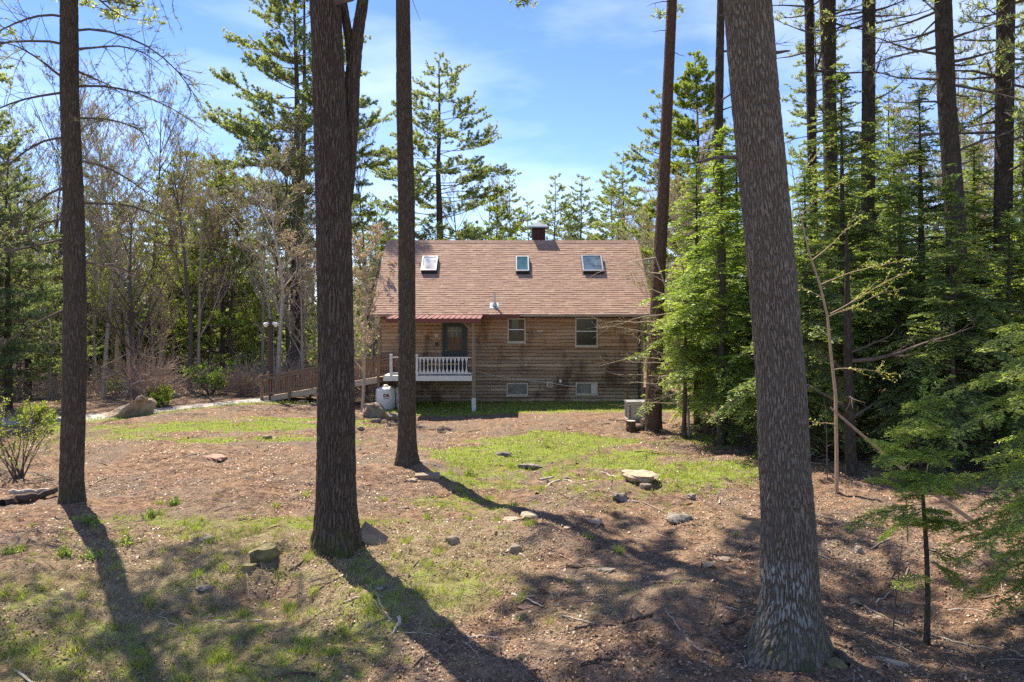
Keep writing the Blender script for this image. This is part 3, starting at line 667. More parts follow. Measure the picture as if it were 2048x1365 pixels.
# door
x0, x1, z0, z1 = wx(889), wx(930), 1.38, 3.52
mb = MB(); mb.box((x0-.1, -.10, z0), (x0, 0, z1+.1)); mb.box((x1, -.10, z0), (x1+.1, 0, z1+.1)); mb.box((x0, -.10, z1), (x1, 0, z1+.1)); mb.build('door_frame', M['door'], house)
gx0, gx1, gz0, gz1 = x0+.14, x1-.14, z0+.95, z1-.12
mb = MB(); mb.box((x0, -.07, z0), (x1, -.02, gz0)); mb.box((x0, -.07, gz1), (x1, -.02, z1)); mb.box((x0, -.07, gz0), (gx0, -.02, gz1)); mb.box((gx1, -.07, gz0), (x1, -.02, gz1))
for q in (0, 1): mb.box((x0+.14+q*.37, -.082, z0+.15), (x0+.14+q*.37+.27, -.0705, z0+.78))
dr = mb.build('door', M['door'], house)
mb = MB(); mb.box((gx0, -.055, gz0), (gx1, -.045, gz1)); mb.build('pane', M['glass'], dr)
mb = MB(); mb.box((gx0, -.066, gz0+.02), (gx1, -.0565, gz0+.62)); mb.build('curtain', M['curtain'], dr)
mb = MB()
for q in (.33, .66): mb.box((gx0+(gx1-gx0)*q-.01, -.075, gz0+.62), (gx0+(gx1-gx0)*q+.01, -.067, gz1))
mb.box((gx0, -.075, gz0+.9), (gx1, -.0675, gz0+.92)); mb.build('muntin', M['trim'], dr)
mb = MB(); mb.lathe([(.0, -.04), (.03, -.03), (.03, .0), (.012, .01)], (x0+.09, -.13, z0+.97), 10); mb.box((x0+.08, -.125, z0+.96), (x0+.10, -.06, z0+.985)); mb.build('handle', M['alu'], dr)
# porch: deck, rail, post, lean-to roof
PD = -2.4                                     # porch front edge
def px_at(px, D): return (px-1024)/F_PX*D
PX0, PX1 = -5.5, px_at(944, WD+PD); DT = 1.38
def pz(py, D): return CH-(py-YH)/F_PX*D
mb = MB(); y = PD
while y < -.12:
    mb.box((PX0, y+.004, DT-.04), (PX1, min(y+.14, -.12), DT)); y += .144
mb.box((PX0, PD-.035, DT-.22), (PX1+.0, PD, DT-.005)); mb.box((PX1-.04, PD+.001, DT-.22), (PX1-.002, -.1, DT-.042))
for xx in np.arange(PX0+.3, PX1, .6): mb.box((xx-.02, PD+.01, DT-.2), (xx+.02, -.1, DT-.041))
deck = mb.build('porch_deck', M['white_worn'], house)
for xx in (-4.55,):
    mb = MB(); mb.box((xx-.07, PD+.1, -.6), (xx+.07, PD+.24, DT-.21)); mb.build('support_post', M['post'], deck)
rl = MB(); RT = DT+.80; rx0 = -5.2
rl.box((rx0, PD+.02, RT-.045), (PX1-.04, PD+.11, RT)); rl.box((rx0, PD+.03, DT+.08), (PX1-.04, PD+.10, DT+.125))
for xx in (rx0+.02, px_at(833, WD+PD)): rl.box((xx-.055, PD+.01, DT), (xx+.055, PD+.12, RT+.12))
rail = rl.build('porch_railing', M['white_worn'], house)
sp_ = .165; xx = px_at(833, WD+PD)+.15; zb, zt = DT+.125, RT-.045; hh = zt-zb
while xx < PX1-.1:      # sawn balusters: wide at the ends, pinched in the middle
    pr = [(-.070, 0), (.070, 0), (.022, .26*hh), (.016, .5*hh), (.022, .74*hh), (.070, hh), (-.070, hh), (-.022, .74*hh), (-.016, .5*hh), (-.022, .26*hh)]
    for sg in (-.5, ):
        mb = MB(); V = [(xx+p, PD+.05, zb+q) for p, q in pr]+[(xx+p, PD+.072, zb+q) for p, q in pr]; n = 10
        mb.add(V, [(0,1,2,9), (9,2,3,8), (8,3,4,7), (7,4,5,6), (19,12,11,10), (18,13,12,19), (17,14,13,18), (16,15,14,17)]+[(i_, n+i_, n+(i_+1) % n, (i_+1) % n) for i_ in range(n)])
        mb.build('baluster', M['white_worn'], rail)
    xx += sp_
pxp = px_at(947.5, WD+PD); mb = MB()
mb.box((pxp-.07, PD+.0, .42), (pxp+.02, PD+.13, 3.74)); mb.box((pxp+.024, PD+.01, .42), (pxp+.075, PD+.12, 2.5))
for sg in (-1,): mb.bar((pxp-.03, PD+.06, 3.25), (pxp-.5, PD+.06, 3.72), .07, .07)
po = mb.build('porch_post', M['post'], house); mb = MB(); mb.box((pxp-.085, PD-.015, -.7), (pxp+.085, PD+.145, .42)); mb.build('post_base', M['white_worn'], po)
PR0, PR1 = -5.35, px_at(961.5, WD+PD-.3); ya, za, yb, zb2 = YE-.05, EV+.04, PD-.35, 3.83
mb = MB(); nrib = int((PR1-PR0)/.23); dx = (PR1-PR0)/nrib
for k in range(nrib):
    xa = PR0+k*dx; prof = [(xa, 0), (xa+.02, .028), (xa+.045, .028), (xa+.065, 0), (xa+dx, 0)]
    V = [(p, ya, za+q) for p, q in prof]+[(p, yb, zb2+q) for p, q in prof]
    mb.add(V, [(5+i_, 6+i_, i_+1, i_) for i_ in range(4)])
pr = mb.build('porch_roof', M['redroof'], house)
mb = MB(); mb.box((PR0, yb-.02, zb2-.16), (PR1, yb+.02, zb2-.012)); mb.box((PR1-.04, yb+.021, zb2-.16), (PR1, ya, zb2-.03)); 
for yy in (yb+.35, -1.4, -.8): mb.box((PR0+.02, yy, zb2-.13), (PR1-.05, yy+.05, zb2-.02))
mb.build('fascia', M['maroon'], pr)
mb = MB(); mb.box((PR0+.04, yb+.03, zb2-.175), (PR1-.06, -.11, zb2-.162)); mb.build('soffit', M['post'], pr)
# small wall fittings
mb = MB(); mb.lathe([(.03, 0), (.06, .05), (.06, .16), (.02, .2)], (wx(874), -.16, wz(693)), 12); mb.box((wx(874)-.04, -.12, wz(693)+.05), (wx(874)+.04, -.05, wz(693)+.15)); mb.build('door_lamp', M['frame_dark'], house)
mb = MB(); mb.box((wx(870), -.075, wz(675)), (wx(876), -.05, wz(668))); mb.build('thermometer', M['trim'], house)
mb = MB(); mb.box((wx(1074), -.075, wz(664)), (wx(1085), -.05, wz(661))); mb.build('number_plate', M['trim'], house)
mb = MB(); x0, x1, z0, z1 = wx(1093), wx(1105), wz(775), wz(763); mb.box((x0, -.10, z0), (x1, -.04, z1)); 
vb = mb.build('wall_vent', M['trim'], house); mb = MB(); mb.lathe([(.085, 0), (.085, .03), (.06, .045)], (0, 0, 0), 16); vv = mb.build('vent_cover', simple('vent_pink', (.40,.26,.20), .6), vb); vv.location = ((x0+x1)/2, -.10, (z0+z1)/2); vv.rotation_euler = (PI/2, 0, 0)
mb = MB(); mb.box((wx(1118), -.13, wz(763)), (wx(1123), -.05, wz(759))); mb.box((wx(1119), -.10, wz(766)), (wx(1122), -.05, wz(763.2))); mb.build('camera_box', M['white'], house)
cab = [(wx(945), -.11, wz(735)), (wx(952), -.10, wz(742)), (wx(980), -.10, wz(750)), (wx(1030), -.10, wz(758)), (wx(1092), -.10, wz(765)), (wx(1150), -.10, wz(774))]
mb = MB(); mb.tubes(np.array(cab), np.full(6, .013), 5); mb.build('cable', M['white_worn'], house)
mb = MB(); mb.bar((wx(1277), -.12, -.3), (wx(1277), -.12, 3.8), .07, .06, up=(0, 1, 0)); mb.build('downspout', M['frame_dark'], house)
# bench on the porch
bn = thing('porch_bench', 'yellowish wooden bench behind the white porch railing', 'bench', (-3.0, WD-1.3, DT))
mb = MB(); mb.box((-.65, -.17, .40), (.65, .17, .45)); mb.build('seat', simple('yellow_pine', (.55,.42,.16), .6), bn)
for sx in (-.5, .5): mb = MB(); mb.box((sx-.03, -.15, 0), (sx+.03, .15, .40)); mb.build('leg', M['post'], bn)

# ---------------------------------------------------------------- wooden ramp up to the porch
ramp_t = thing('ramp', 'long wooden access ramp with brown railings rising to the porch', 'ramp', (0, 0, 0))
Ra = np.array([px_at(545, 38.0), 38.0, .10]); Rb = np.array([-5.5, WD-1.15, 1.27]); rd = Rb-Ra; RLen = np.linalg.norm(rd[:2]); rdn = rd/RLen; sdv = np.array([rdn[1], -rdn[0], 0]); sdv /= np.linalg.norm(sdv)   # towards the camera
if sdv[1] > 0: sdv = -sdv
HW = .68
mb = MB(); n = int(RLen/.145)
for k in range(n):
    a_ = Ra+rdn*(k*.145+.07); mb.bar(a_-sdv*HW, a_+sdv*HW, .138, .035)
mb.build('deck', M['deckpale'], ramp_t)
mb = MB()
for s_ in (-1, 1): mb.bar(Ra+sdv*s_*(HW+.025)-np.array([0,0,.12]), Rb+sdv*s_*(HW+.025)-np.array([0,0,.12]), .045, .24)
mb.build('side_beam', M['deckpale'], ramp_t)
for s_ in (-1, 1):
    mb = MB(); off = sdv*s_*(HW+.08); up_ = lambda h: np.array([0, 0, h])
    mb.bar(Ra+off+up_(1.0), Rb+off+up_(.92), .10, .04); mb.bar(Ra+off+up_(.88), Rb+off+up_(.80), .04, .08); mb.bar(Ra+off+up_(.12), Rb+off+up_(.12), .04, .08)
    if s_ == 1: mb.bar(Ra+off+sdv*.1+up_(.82), Rb+off+sdv*.1+up_(.74), .045, .045)
    rr = mb.build('handrail', M['deckwood'], ramp_t)
    k = .12; mb = MB()
    while k < RLen-.05:
        a_ = Ra+rdn*k+off; mb.bar(a_+up_(.08), a_+up_(.90), .035, .035, up=tuple(rdn)); k += .135
    mb.build('balusters', M['deckwood'], rr)
    for q in np.linspace(0, RLen, 5):
        a_ = Ra+rdn*q+off+sdv*s_*.0; mb = MB(); zg = float(gz(a_[0], a_[1]))
        mb.box((a_[0]-.05, a_[1]-.05, zg-.3), (a_[0]+.05, a_[1]+.05, a_[2]+1.04)); mb.build('post', M['deckwood'], ramp_t)
    # cross braces under the high end
    qa, qb = Ra+rdn*(RLen*.64)+off, Ra+rdn*(RLen*.80)+off; mb = MB()
    za_, zb_ = float(gz(qa[0], qa[1]))+.02, float(gz(qb[0], qb[1]))+.02
    mb.bar((qa[0], qa[1], za_), (qb[0], qb[1], qb[2]-.2), .04, .12); mb.bar((qa[0], qa[1]-.045, qa[2]-.2), (qb[0], qb[1]-.045, zb_), .04, .12); mb.build('cross_brace', M['deckpale'], ramp_t)
# two-part rail end at the foot
mb = MB(); e_ = Ra-rdn*.85+sdv*(-1)*(HW+.08); mb.box((e_[0]-.07, e_[1]-.07, -.3), (e_[0]+.07, e_[1]+.07, 1.18)); mb.bar(e_+np.array([0,0,.95]), Ra+sdv*(-1)*(HW+.08)+np.array([0,0,1.0]), .09, .04); mb.bar(e_+np.array([-.4,0,.78]), e_+np.array([0,0,.80]), .06, .05); mb.build('end_post', M['post'], ramp_t)
# floodlight pole
lx, ly, lz = px_at(542, 37.2), 37.2, float(gz(px_at(542, 37.2), 37.2))
lp = thing('light_pole', 'tall wooden pole with twin white floodlights at the foot of the ramp', 'light pole', (lx, ly, lz))
mb = MB(); mb.box((-.075, -.075, -.3), (.075, .075, pz(638, 37.2)-lz)); mb.build('pole', M['darkwood'], lp)
for s_ in (-1, 1):
    Mx = Matrix.Translation(Vector((s_*.17, -.06, pz(648, 37.2)-lz))) @ Matrix.Rotation(s_*-1.0, 4, 'Y') @ Matrix.Rotation(.5, 4, 'X')
    mb = MB(); mb.lathe([(.05, .10), (.07, .02), (.115, -.10), (.118, -.12), (.09, -.11)], (0,0,0), 14)
    mb.v[0] = np.array([tuple(Mx @ Vector(v_)) for v_ in mb.v[0]]); mb.bar((0, 0, pz(648, 37.2)-lz+.08), (s_*.15, -.04, pz(648, 37.2)-lz+.06), .03, .03); mb.build('floodlight', M['white'], lp)

# ---------------------------------------------------------------- tanks, generator, wood
def tank(px, py, w, h, lab, logo):
    x, D, z = at(px, py); t = thing('propane_tank', lab, 'tank', (x, D, z-.03), group='white tanks by the ramp'); r = w/2
    mb = MB(); mb.lathe([(r*.86, .0), (r*.9, .06), (r, .10), (r, h*.80), (r*.97, h*.88), (r*.86, h*.94), (r*.6, h*.98), (.05, h)], (0,0,0), 40); mb.build('tank_body', M['white'], t, True)
    mb = MB(); mb.lathe([(r*.87, -.05), (r*.87, .045)], (0,0,0), 32); mb.build('foot_ring', M['gutter'], t)
    mb = MB(); mb.lathe([(.14, h*.97), (.14, h+.02), (.10, h+.07), (.02, h+.09)], (0,0,0), 20); mb.build('valve_dome', M['white_worn'], t)
    mb = MB(); mb.lathe([(r*1.004, h*.79), (r*1.012, h*.80), (r*1.004, h*.81)], (0,0,0), 40); mb.build('weld_band', M['white_worn'], t)
    if logo:
        def txt(body, size, dx, dz, mat, bold=.004):
            cu = bpy.data.curves.new('logo_lettering', 'FONT'); cu.body = body; cu.size = size; cu.align_x = 'CENTER'; cu.offset = bold
            tmp = bpy.data.objects.new('tmp', cu); COL.objects.link(tmp); bpy.context.view_layer.update()
            me = bpy.data.meshes.new_from_object(tmp.evaluated_get(bpy.context.evaluated_depsgraph_get())); bpy.data.objects.remove(tmp)
            th0 = math.radians(-90+14)
            for v_ in me.vertices:
                a_ = th0+(v_.co.x+dx)/r; v_.co = Vector(((r+.004)*math.cos(a_), (r+.004)*math.sin(a_), dz+v_.co.y))
            me.materials.append(mat); o_ = bpy.data.objects.new('logo_lettering', me); COL.objects.link(o_); o_.parent = t; return o_
        dk = simple('logo_dark', (.03,.02,.03), .5, .05); rdm = simple('logo_red', (.35,.03,.03), .5, .05)
        txt('D', .19, -.06, h*.58, dk, .012); txt('R', .19, .07, h*.58, rdm, .012); txt('PROPANE', .055, 0, h*.50, dk, .002)
    return t
tank(771, 818, .84, 1.0, 'squat white propane tank with a DR logo beside the ramp', True)
tank(808, 816, .78, .98, 'plain white propane tank half hidden behind the slim pine', False)
x, D, z = at(1277, 841)
gt = thing('generator', 'grey box generator on the grass beside the reddish pine', 'generator', (x+.05, D+.1, z), rz=.05)
mb = MB(); mb.prism([(-.32, .08), (.32, .08), (.32, .68), (.27, .70), (-.27, .70), (-.32, .66)], -.5, .62, 'x'); mb.build('cabinet', simple('beige_grey_metal', (.45,.44,.40), .5, .08, 4), gt)
mb = MB(); mb.prism([(-.36, .69), (.34, .705), (.34, .735), (.0, .765), (-.36, .735)], -.54, .66, 'x'); mb.build('lid', M['alu'], gt)
mb = MB(); mb.box((-.54, -.38, -.05), (.66, .36, .08)); mb.build('base_pad', M['gutter'], gt)
mb = MB()
for k in range(9): mb.box((-.515, -.27, .14+k*.055), (-.501, .27, .165+k*.055)); mb.box((-.46, -.33, .14+k*.055), (-.38, -.3205, .165+k*.055))
mb.build('louvre', M['frame_dark'], gt)
# ---------------------------------------------------------------- stones
m, N, L, P = newmat('stone'); o = objc(N); f = nnoise(N, L, o, 4, 8, .65); f2 = nnoise(N, L, o, 2, 4, .6); oi = N.new('ShaderNodeObjectInfo')
c = ramp(N, L, f, [(.3, (.09,.065,.05)), (.5, (.22,.165,.125)), (.7, (.34,.27,.21))]); c = mixc(N, L, mapr(N, L, f2, .5, .62, 0, .55), c, (.22,.20,.10))
c = mixc(N, L, mapr(N, L, oi.outputs['Random'], 0, 1, 0, .35), c, (.20,.17,.16))
L.new(c, P.inputs['Base Color']); P.inputs['Roughness'].default_value = .9; bump(N, L, P, f, .03, .8); M['stone'] = m
M['stone_pale'] = simple('pale_stone', (.40,.31,.22), .9, .4, 5, bd=.03, bs=.6); M['stone_red'] = simple('reddish_slab', (.34,.20,.15), .9, .35, 5, bd=.02, bs=.6)
M['stone_white'] = simple('lichened_stone', (.21,.185,.155), .9, .7, 9, bd=.03, bs=.8); M['stone_moss'] = simple('mossy_stone', (.20,.17,.085), .95, .45, 6, bd=.02, bs=.7)
def rock(name, px, py, w, h, dp, mat, lab, cat='stone', flat=.6, wedge=0., rz=0., tilt=(0, 0), s=1, sink=.7, group=None, res=14, blocky=0.):
    x, D, z = at(px, py); k = D/F_PX; W_, H_ = w*k/2, h*k*(.8 if name == 'stone' else 1); D_ = dp
    rg = np.random.default_rng(s+int(px)); n = 2*res; V = []
    for a in range(res+1):
        for b in range(n):
            th = PI*a/res; ph = 2*PI*b/n; v_ = np.array([math.sin(th)*math.cos(ph), math.sin(th)*math.sin(ph), math.cos(th)])
            if blocky: v_ = v_/max(np.abs(v_))*blocky+v_*(1-blocky)
            V.append(v_)
    V = np.array(V)
    for _ in range(9):        # cut flat faces
        d = unit(rg.normal(0, 1, 3)); c_ = rg.uniform(.55, .85); e_ = V@d; V = V-np.outer(np.maximum(0, e_-c_), d)*.95
    nn = fbm(V[:, 0]*2+V[:, 2]*1.7+5+s, V[:, 1]*2-V[:, 2]+9, s, 4)-.5; V = V*(1+.6*nn[:, None]+.25*(fbm(V[:, 0]*5+V[:, 2]*4+s, V[:, 1]*5, s+4, 2)-.5)[:, None])
    V[:, 2] = np.clip(V[:, 2], -1, flat); V = V/np.array([V[:, 0].max(), V[:, 1].max(), 1.]); V[:, 2] = (V[:, 2]-V[:, 2].min())/(V[:, 2].max()-V[:, 2].min())
    V[:, 2] += (fbm(V[:, 0]*3+s, V[:, 1]*3, s, 3)-.5)*.15*V[:, 2]
    V[:, 2] *= 1-wedge*(1-V[:, 0])/2
    V = V*np.array([W_, D_/2, H_*(1+sink)]); V[:, 2] -= H_*sink
    Q = [(a*n+b, (a+1)*n+b, (a+1)*n+(b+1) % n, a*n+(b+1) % n) for a in range(res) for b in range(n)]
    mb = MB(); mb.add(V, Q); ob = mb.build(name, M[mat]); ob.location = (x, D+D_*.35, z); ob.rotation_euler = (tilt[0], tilt[1], rz); tag(ob, lab, cat, group); return ob
rock('boulder', 743, 836, 58, 26, .9, 'stone', 'mossy rounded boulder in front of the propane tank', 'boulder', s=2, tilt=(0, -.12))
rock('boulder', 782, 842, 36, 14, .6, 'stone', 'low grey boulder between the mossy one and the slim pine', 'boulder', s=4, tilt=(0, .2))
rock('boulder', 752, 846, 22, 7, .3, 'stone', 'small stone lying below the mossy boulder by the tank', 'stone', s=5)
rock('slab_boulder', 228, 834, 124, 40, 1.6, 'stone_pale', 'big tilted rock slab beside the gravel path', 'boulder', s=7, flat=.35, wedge=.75, blocky=.5)
rock('boulder', 276, 824, 26, 30, .8, 'stone', 'dark rock propped at the right end of the big slab', 'boulder', s=8)
x, D, z = at(745, 1092); mb = MB(); mb.box((-.26, -.02, -.17), (.26, .03, .17)); mb.box((-.18, -.035, -.14), (.22, -.021, .12)); ob = mb.build('stone_slab', M['stone']); ob.location = (x-.03, D+.12, z+.12); ob.rotation_euler = (-.75, .62, .1); tag(ob, 'long thin stone slab leaning against the right side of the oak base', 'stone')
for k, (px, py, w, h, dp, mt, lab) in enumerate([
  (1283, 969, 80, 20, 1.15, 'stone_pale', 'large flat tan stone in the grass right of centre'),
  (1292, 976, 26, 10, .3, 'stone', 'small stone tucked under the edge of the large flat tan stone'),
  (420, 922, 54, 8, .7, 'stone_red', 'flat reddish slab on bare soil left of the oak'),
  (530, 1114, 56, 26, .45, 'stone_moss', 'mossy square block left of the big oak base'),
  (490, 1144, 38, 15, .30, 'stone_moss', 'smaller moss-topped block below the mossy square block'),
  (1367, 1047, 54, 17, .45, 'stone_white', 'grey and white lichened rock left of the big foreground trunk'),
  (1382, 1000, 30, 11, .3, 'stone_white', 'little pale lichened rock uphill of the larger lichened rock'),
  (1240, 1003, 34, 16, .4, 'stone_white', 'dark rock with white streaks below the large flat tan stone'),
  (903, 1090, 32, 17, .28, 'stone', 'brown rounded stone right of the oak in dry grass'),
  (1029, 1103, 28, 16, .26, 'stone', 'brown stone at the left of the leaf mound'),
  (1190, 1048, 34, 10, .2, 'stone_pale', 'pale wedge stone in shade on the grey soil'),
  (1058, 1037, 40, 8, .42, 'stone_pale', 'flat pale stone flush with the soil, farther of a pair'),
  (1022, 1046, 38, 6, .35, 'stone_pale', 'flat pale stone flush with the soil, nearer of a pair'),
  (1134, 1060, 19, 6, .2, 'stone_pale', 'small round pale stone beyond the leaf mound'),
  (1042, 1240, 25, 12, .14, 'stone_moss', 'small oblong stone in sun beside the trunk shadow'),
  (1050, 1218, 34, 6, .2, 'stone_red', 'flat stone just beyond the small oblong stone'),
  (1210, 1145, 42, 7, .14, 'stone_white', 'thin flat grey stone in the centre foreground'),
  (1418, 1137, 28, 9, .22, 'stone_pale', 'round tan stone near the big foreground trunk'),
  (1450, 1125, 28, 8, .2, 'stone', 'flat stone right of the round tan stone'),
  (757, 1182, 26, 8, .2, 'stone_white', 'pale round stone flush with the ground near the oak shadow'),
  (700, 1186, 24, 4, .12, 'stone_white', 'thin white stone below the big oak'),
  (680, 1262, 14, 8, .1, 'stone_pale', 'small light stone in the lower left foreground'),
  (734, 1256, 13, 9, .1, 'stone_pale', 'small upright stone beside the white branch end'),
  (405, 1182, 36, 10, .2, 'stone_white', 'half-buried grey stone on the left slope'),
  (410, 1085, 30, 12, .3, 'stone_white', 'grey rock above the hollow on the left slope'),
  (1720, 1106, 20, 14, .12, 'stone_white', 'white rock right of the big foreground trunk'),
  (1716, 1212, 26, 11, .2, 'stone_white', 'pale rock at the end of the fallen stick on the right'),
  (530, 878, 22, 8, .3, 'stone', 'small rock at the edge of the left grass strip'),
  (720, 860, 18, 8, .25, 'stone', 'small flat stone behind the oak on bare soil'),
  (1046, 1320, 18, 10, .1, 'stone_moss', 'small yellowish stone in the trunk shadow near the bottom'),
  (1676, 1340, 46, 16, .3, 'stone_moss', 'mossy stone at the foot of the big foreground trunk'),
  (1010, 913, 36, 8, .35, 'stone_white', 'grey rock in the shaded grass beyond the plank'),
  (1060, 938, 52, 10, .4, 'stone_white', 'long grey rock lying in the grass centre'),
  (822, 965, 28, 6, .3, 'stone_pale', 'flat pale stone left of the plank'),
  (630, 812, 26, 8, .5, 'stone', 'pile stone beside the low end of the ramp'),
  (606, 806, 20, 6, .4, 'stone_pale', 'pale stone against the ramp beam'),
  (345, 795, 30, 8, .6, 'stone', 'flat stone edging the far side of the path'),
  (370, 790, 22, 8, .5, 'stone_red', 'reddish stone at the far side of the path'),
  (1322, 866, 22, 6, .3, 'stone_pale', 'pale stone at the base of the reddish pine')]):
    rock('stone', px, py, w, h, dp, mt, lab, s=20+k, rz=RNG.normal(0, .2), res=9, flat=.45 if h < w*.35 else .7, blocky=.75 if mt == 'stone_moss' else .25)
# leaning slab against the oak, plank in the grass
x, D, z = at(855, 956); mb = MB(); mb.box((-.30, -.11, -.03), (.30, .11, .10)); ob = mb.build('plank', M['post']); ob.location = (x, D, z); ob.rotation_euler = (0.1, -.03, .05); tag(ob, 'short squared timber block in the grass below the slim pine', 'timber')
x, D, z = at(1780, 1327); mb = MB(); mb.box((-.21, -.05, -.01), (.21, .05, .03)); ob = mb.build('plank', M['deckpale']); ob.location = (x, D, z+.01); ob.rotation_euler = (0, .12, -.35); tag(ob, 'flat split board on the leaf litter right of the big trunk', 'timber')
# ---------------------------------------------------------------- measured trunks in front
def big_tree(name, rows, D, mat, lab, cat, top, seg=64, dz=.06, amp=.02, cells=(9, 2.2), flare=0., s=0, zfine=12, group=None, lean=(0, 0), crown=None):
    path, b = trace(rows, D); lz = path[-1][2]; lx_ = path[-1][0]; lr = path[-1][3]
    gzv = float(gz(b[0], D))
    path = [(path[0][0], 0, path[0][2]-.45, path[0][3]*1.02)]+path
    sl_ = (path[-1][0]-path[-3][0])/(path[-1][2]-path[-3][2])
    for q in (.35, .7, 1.): zz = lz+(top-lz)*q; path.append((lx_+(sl_*.5+lean[0])*(zz-lz), lean[1]*(zz-lz), zz, lr*(1-.8*q)+.01))
    t = thing(name, lab, cat, b, group=group); mb = MB(); trunk(mb, path, seg, dz, amp, cells, flare, s=s, zfine=zfine); mb.build('trunk', M[mat], t, True)
    return t, path, b
rg = np.random.default_rng(11)
# E: big pine at right
rE = [(1576,1318,176),(1576,1300,165),(1578,1270,142),(1580,1240,126),(1580,1220,117),(1576,1020,102),(1567,900,98),(1564,790,95),(1547,590,92),(1530,400,93),(1511,200,93),(1495,0,92)]
tE, pE, bE = big_tree('pine_tree', rE, at(1576, 1288)[1], 'bark_grey', 'huge grey pine trunk with white lichen patch, nearest and right of the cabin', 'tree', 21, 340, .014, .019, (27, 5.2), .75, s=1, zfine=9)
mb = MB(); axE = axf(pE)
def zE(py): return pt(0, py, bE[1])[2]-bE[2]
def limb(mb, ax, z, az, pts, r): # pts list of (out, up, side)
    x0, y0 = ax(z); ca, sa_ = math.cos(az), math.sin(az)
    mb = MB(); mb.tubes(np.array([(x0+o_*ca-s_*sa_, y0+o_*sa_+s_*ca, z+u) for o_, u, s_ in pts]), np.linspace(r, r*.35, len(pts)), 7); mb.build('dead_branch', M['branch'], tE, True)
limb(mb, axE, zE(105), 0.1, [(.2,0,0),(.36,.01,0),(.46,.03,0),(.52,.035,0)], .028)
limb(mb, axE, zE(205), -PI/2-.4, [(.25,-.04,.0),(.36,.04,-.05),(.42,.12,-.09),(.46,.20,-.12),(.44,.27,-.08)], .03)
limb(mb, axE, zE(198), -PI/2-.5, [(.42,.13,-.09),(.44,.17,-.02),(.45,.23,.03)], .016)
limb(mb, axE, zE(315), PI-.1, [(.25,0,0),(.45,.01,0),(.6,.0,0),(.8,-.05,.02),(.95,-.08,.03)], .032)
limb(mb, axE, zE(318), PI-.2, [(.55,0,0),(.6,-.1,0),(.6,-.2,.02),(.56,-.3,.03)], .012)
limb(mb, axE, zE(28), PI-.2, [(.25,0,0),(.32,.0,0),(.37,.01,0)], .03)
dead_limbs(mb, [9.5, 10.5, 11.2, 12], axE, rg, (.8, 2)); 
mb.build('branches', M['branch'], tE)
# A: forked oak
rA = [(672,1100,104),(672,1085,98),(672,1060,88),(672,1000,79),(672,950,77),(672,700,70),(667,400,70),(655,100,62),(650,0,60)]
tA, pA, bA = big_tree('oak_tree', rA, at(672, 1092)[1], 'bark_oak', 'large dark furrowed oak left of the cabin, forking near the top of the picture', 'tree', 17, 230, .02, .028, (21, 2.6), .95, s=5, zfine=10, lean=(-.03, 0))
def lA(px, py, dy=0): p = pt(px, py, bA[1]); return np.array([p[0]-bA[0], dy, p[2]-bA[2]])
limbs = [[(686,470,16),(693,380,24),(697,250,31),(699,150,31),(708,60,26),(717,0,23),(728,-120,18),(735,-300,10)],
         [(699,150,20),(690,60,18),(680,0,16),(670,-100,12),(655,-220,6)], [(717,0,16),(740,-60,12),(780,-120,8),(830,-200,5)], [(712,30,10),(722,-10,8),(760,-40,5),(800,-60,3)]]
for k, lb in enumerate(limbs):
    zz = [lA(a_, b_, .10+.05*i_ if k == 0 else .3) for i_, (a_, b_, c_) in enumerate(lb)]; path = [(v_[0], v_[1], v_[2], c_/2*bA[1]/F_PX) for v_, (a_, b_, c_) in zip(zz, lb)]
    mb = MB(); trunk(mb, path, 100 if k == 0 else 40, .03, .016, (20, 2.6), 0, s=30+k, zfine=12); mb.build('limb', M['bark_oak'], tA, True)
mb = MB(); dead_limbs(mb, [zE(0)*0+9.6, 10.8, 12, 13, 14, 15], axf(pA), rg, (1.5, 3.5), .04, 7); mb.build('branches', M['branch'], tA)
tr, bu = MB(), MB(); axA = axf(pA); r_ = np.random.default_rng(91)
for z_ in (10.3, 11.2, 12, 12.8, 13.5, 14.2, 15, 16, 16.8):
    for q_ in range(2):
        x0, y0 = axA(z_); a_ = r_.random()*6.28; P_ = curve((x0, y0, z_), (math.cos(a_), math.sin(a_), r_.uniform(.4, 1.2)), r_.uniform(3, 5.5), 8, up=.2, wig=.09, rng=r_); tr.tubes(P_, np.linspace(.09, .02, 8), 6); cur = [(P_, 4.)]
        for lv in range(3):
            nx = []
            for Q_, L_ in cur:
                pp, dd = resample(Q_, r_.uniform(.2, 1, 6)); nx += [(curve(p_, unit(d_+r_.normal(0, .65, 3)), L_*r_.uniform(.3, .55), 5, up=.2, wig=.1, rng=r_), L_*.42) for p_, d_ in zip(pp, dd)]
            tr.tubes(np.stack([c for c, _ in nx]), np.tile(np.linspace(1, .5, 5)*(.035, .016, .009)[lv], (len(nx), 1)), 3); cur = nx
        for Q_, L_ in cur: c_, d_ = resample(Q_, r_.uniform(.3, 1, 3)); bu.leaves(c_, unit(d_+r_.normal(0, .8, c_.shape)), unit(r_.normal(0, 1, c_.shape)), .06, .04)
tr.build('boughs', M['branch'], tA); bu.build('crown', M['bud'], tA)
# B: slim pine
rB = [(815,930,52),(815,922,48),(815,905,40),(814,860,36),(814,700,34),(813,400,33),(808,200,31),(806,0,28)]
tB, pB, bB = big_tree('pine_tree', rB, at(815, 925)[1], 'bark_pine', 'slim straight pine trunk in front of the left end of the cabin', 'tree', 25, 110, .035, .016, (18, 3.5), .55, s=8, zfine=14)
# C: left pine
rC = [(145,1010,48),(145,995,46),(143,960,44),(148,800,44),(150,600,42),(147,400,38),(139,200,34),(138,0,33)]
tC, pC, bC = big_tree('pine_tree', rC, at(145, 1003)[1], 'bark_pine', 'dark pine trunk at the left edge with drooping branches above', 'tree', 22, 110, .035, .016, (18, 3.5), .6, s=12, zfine=12)
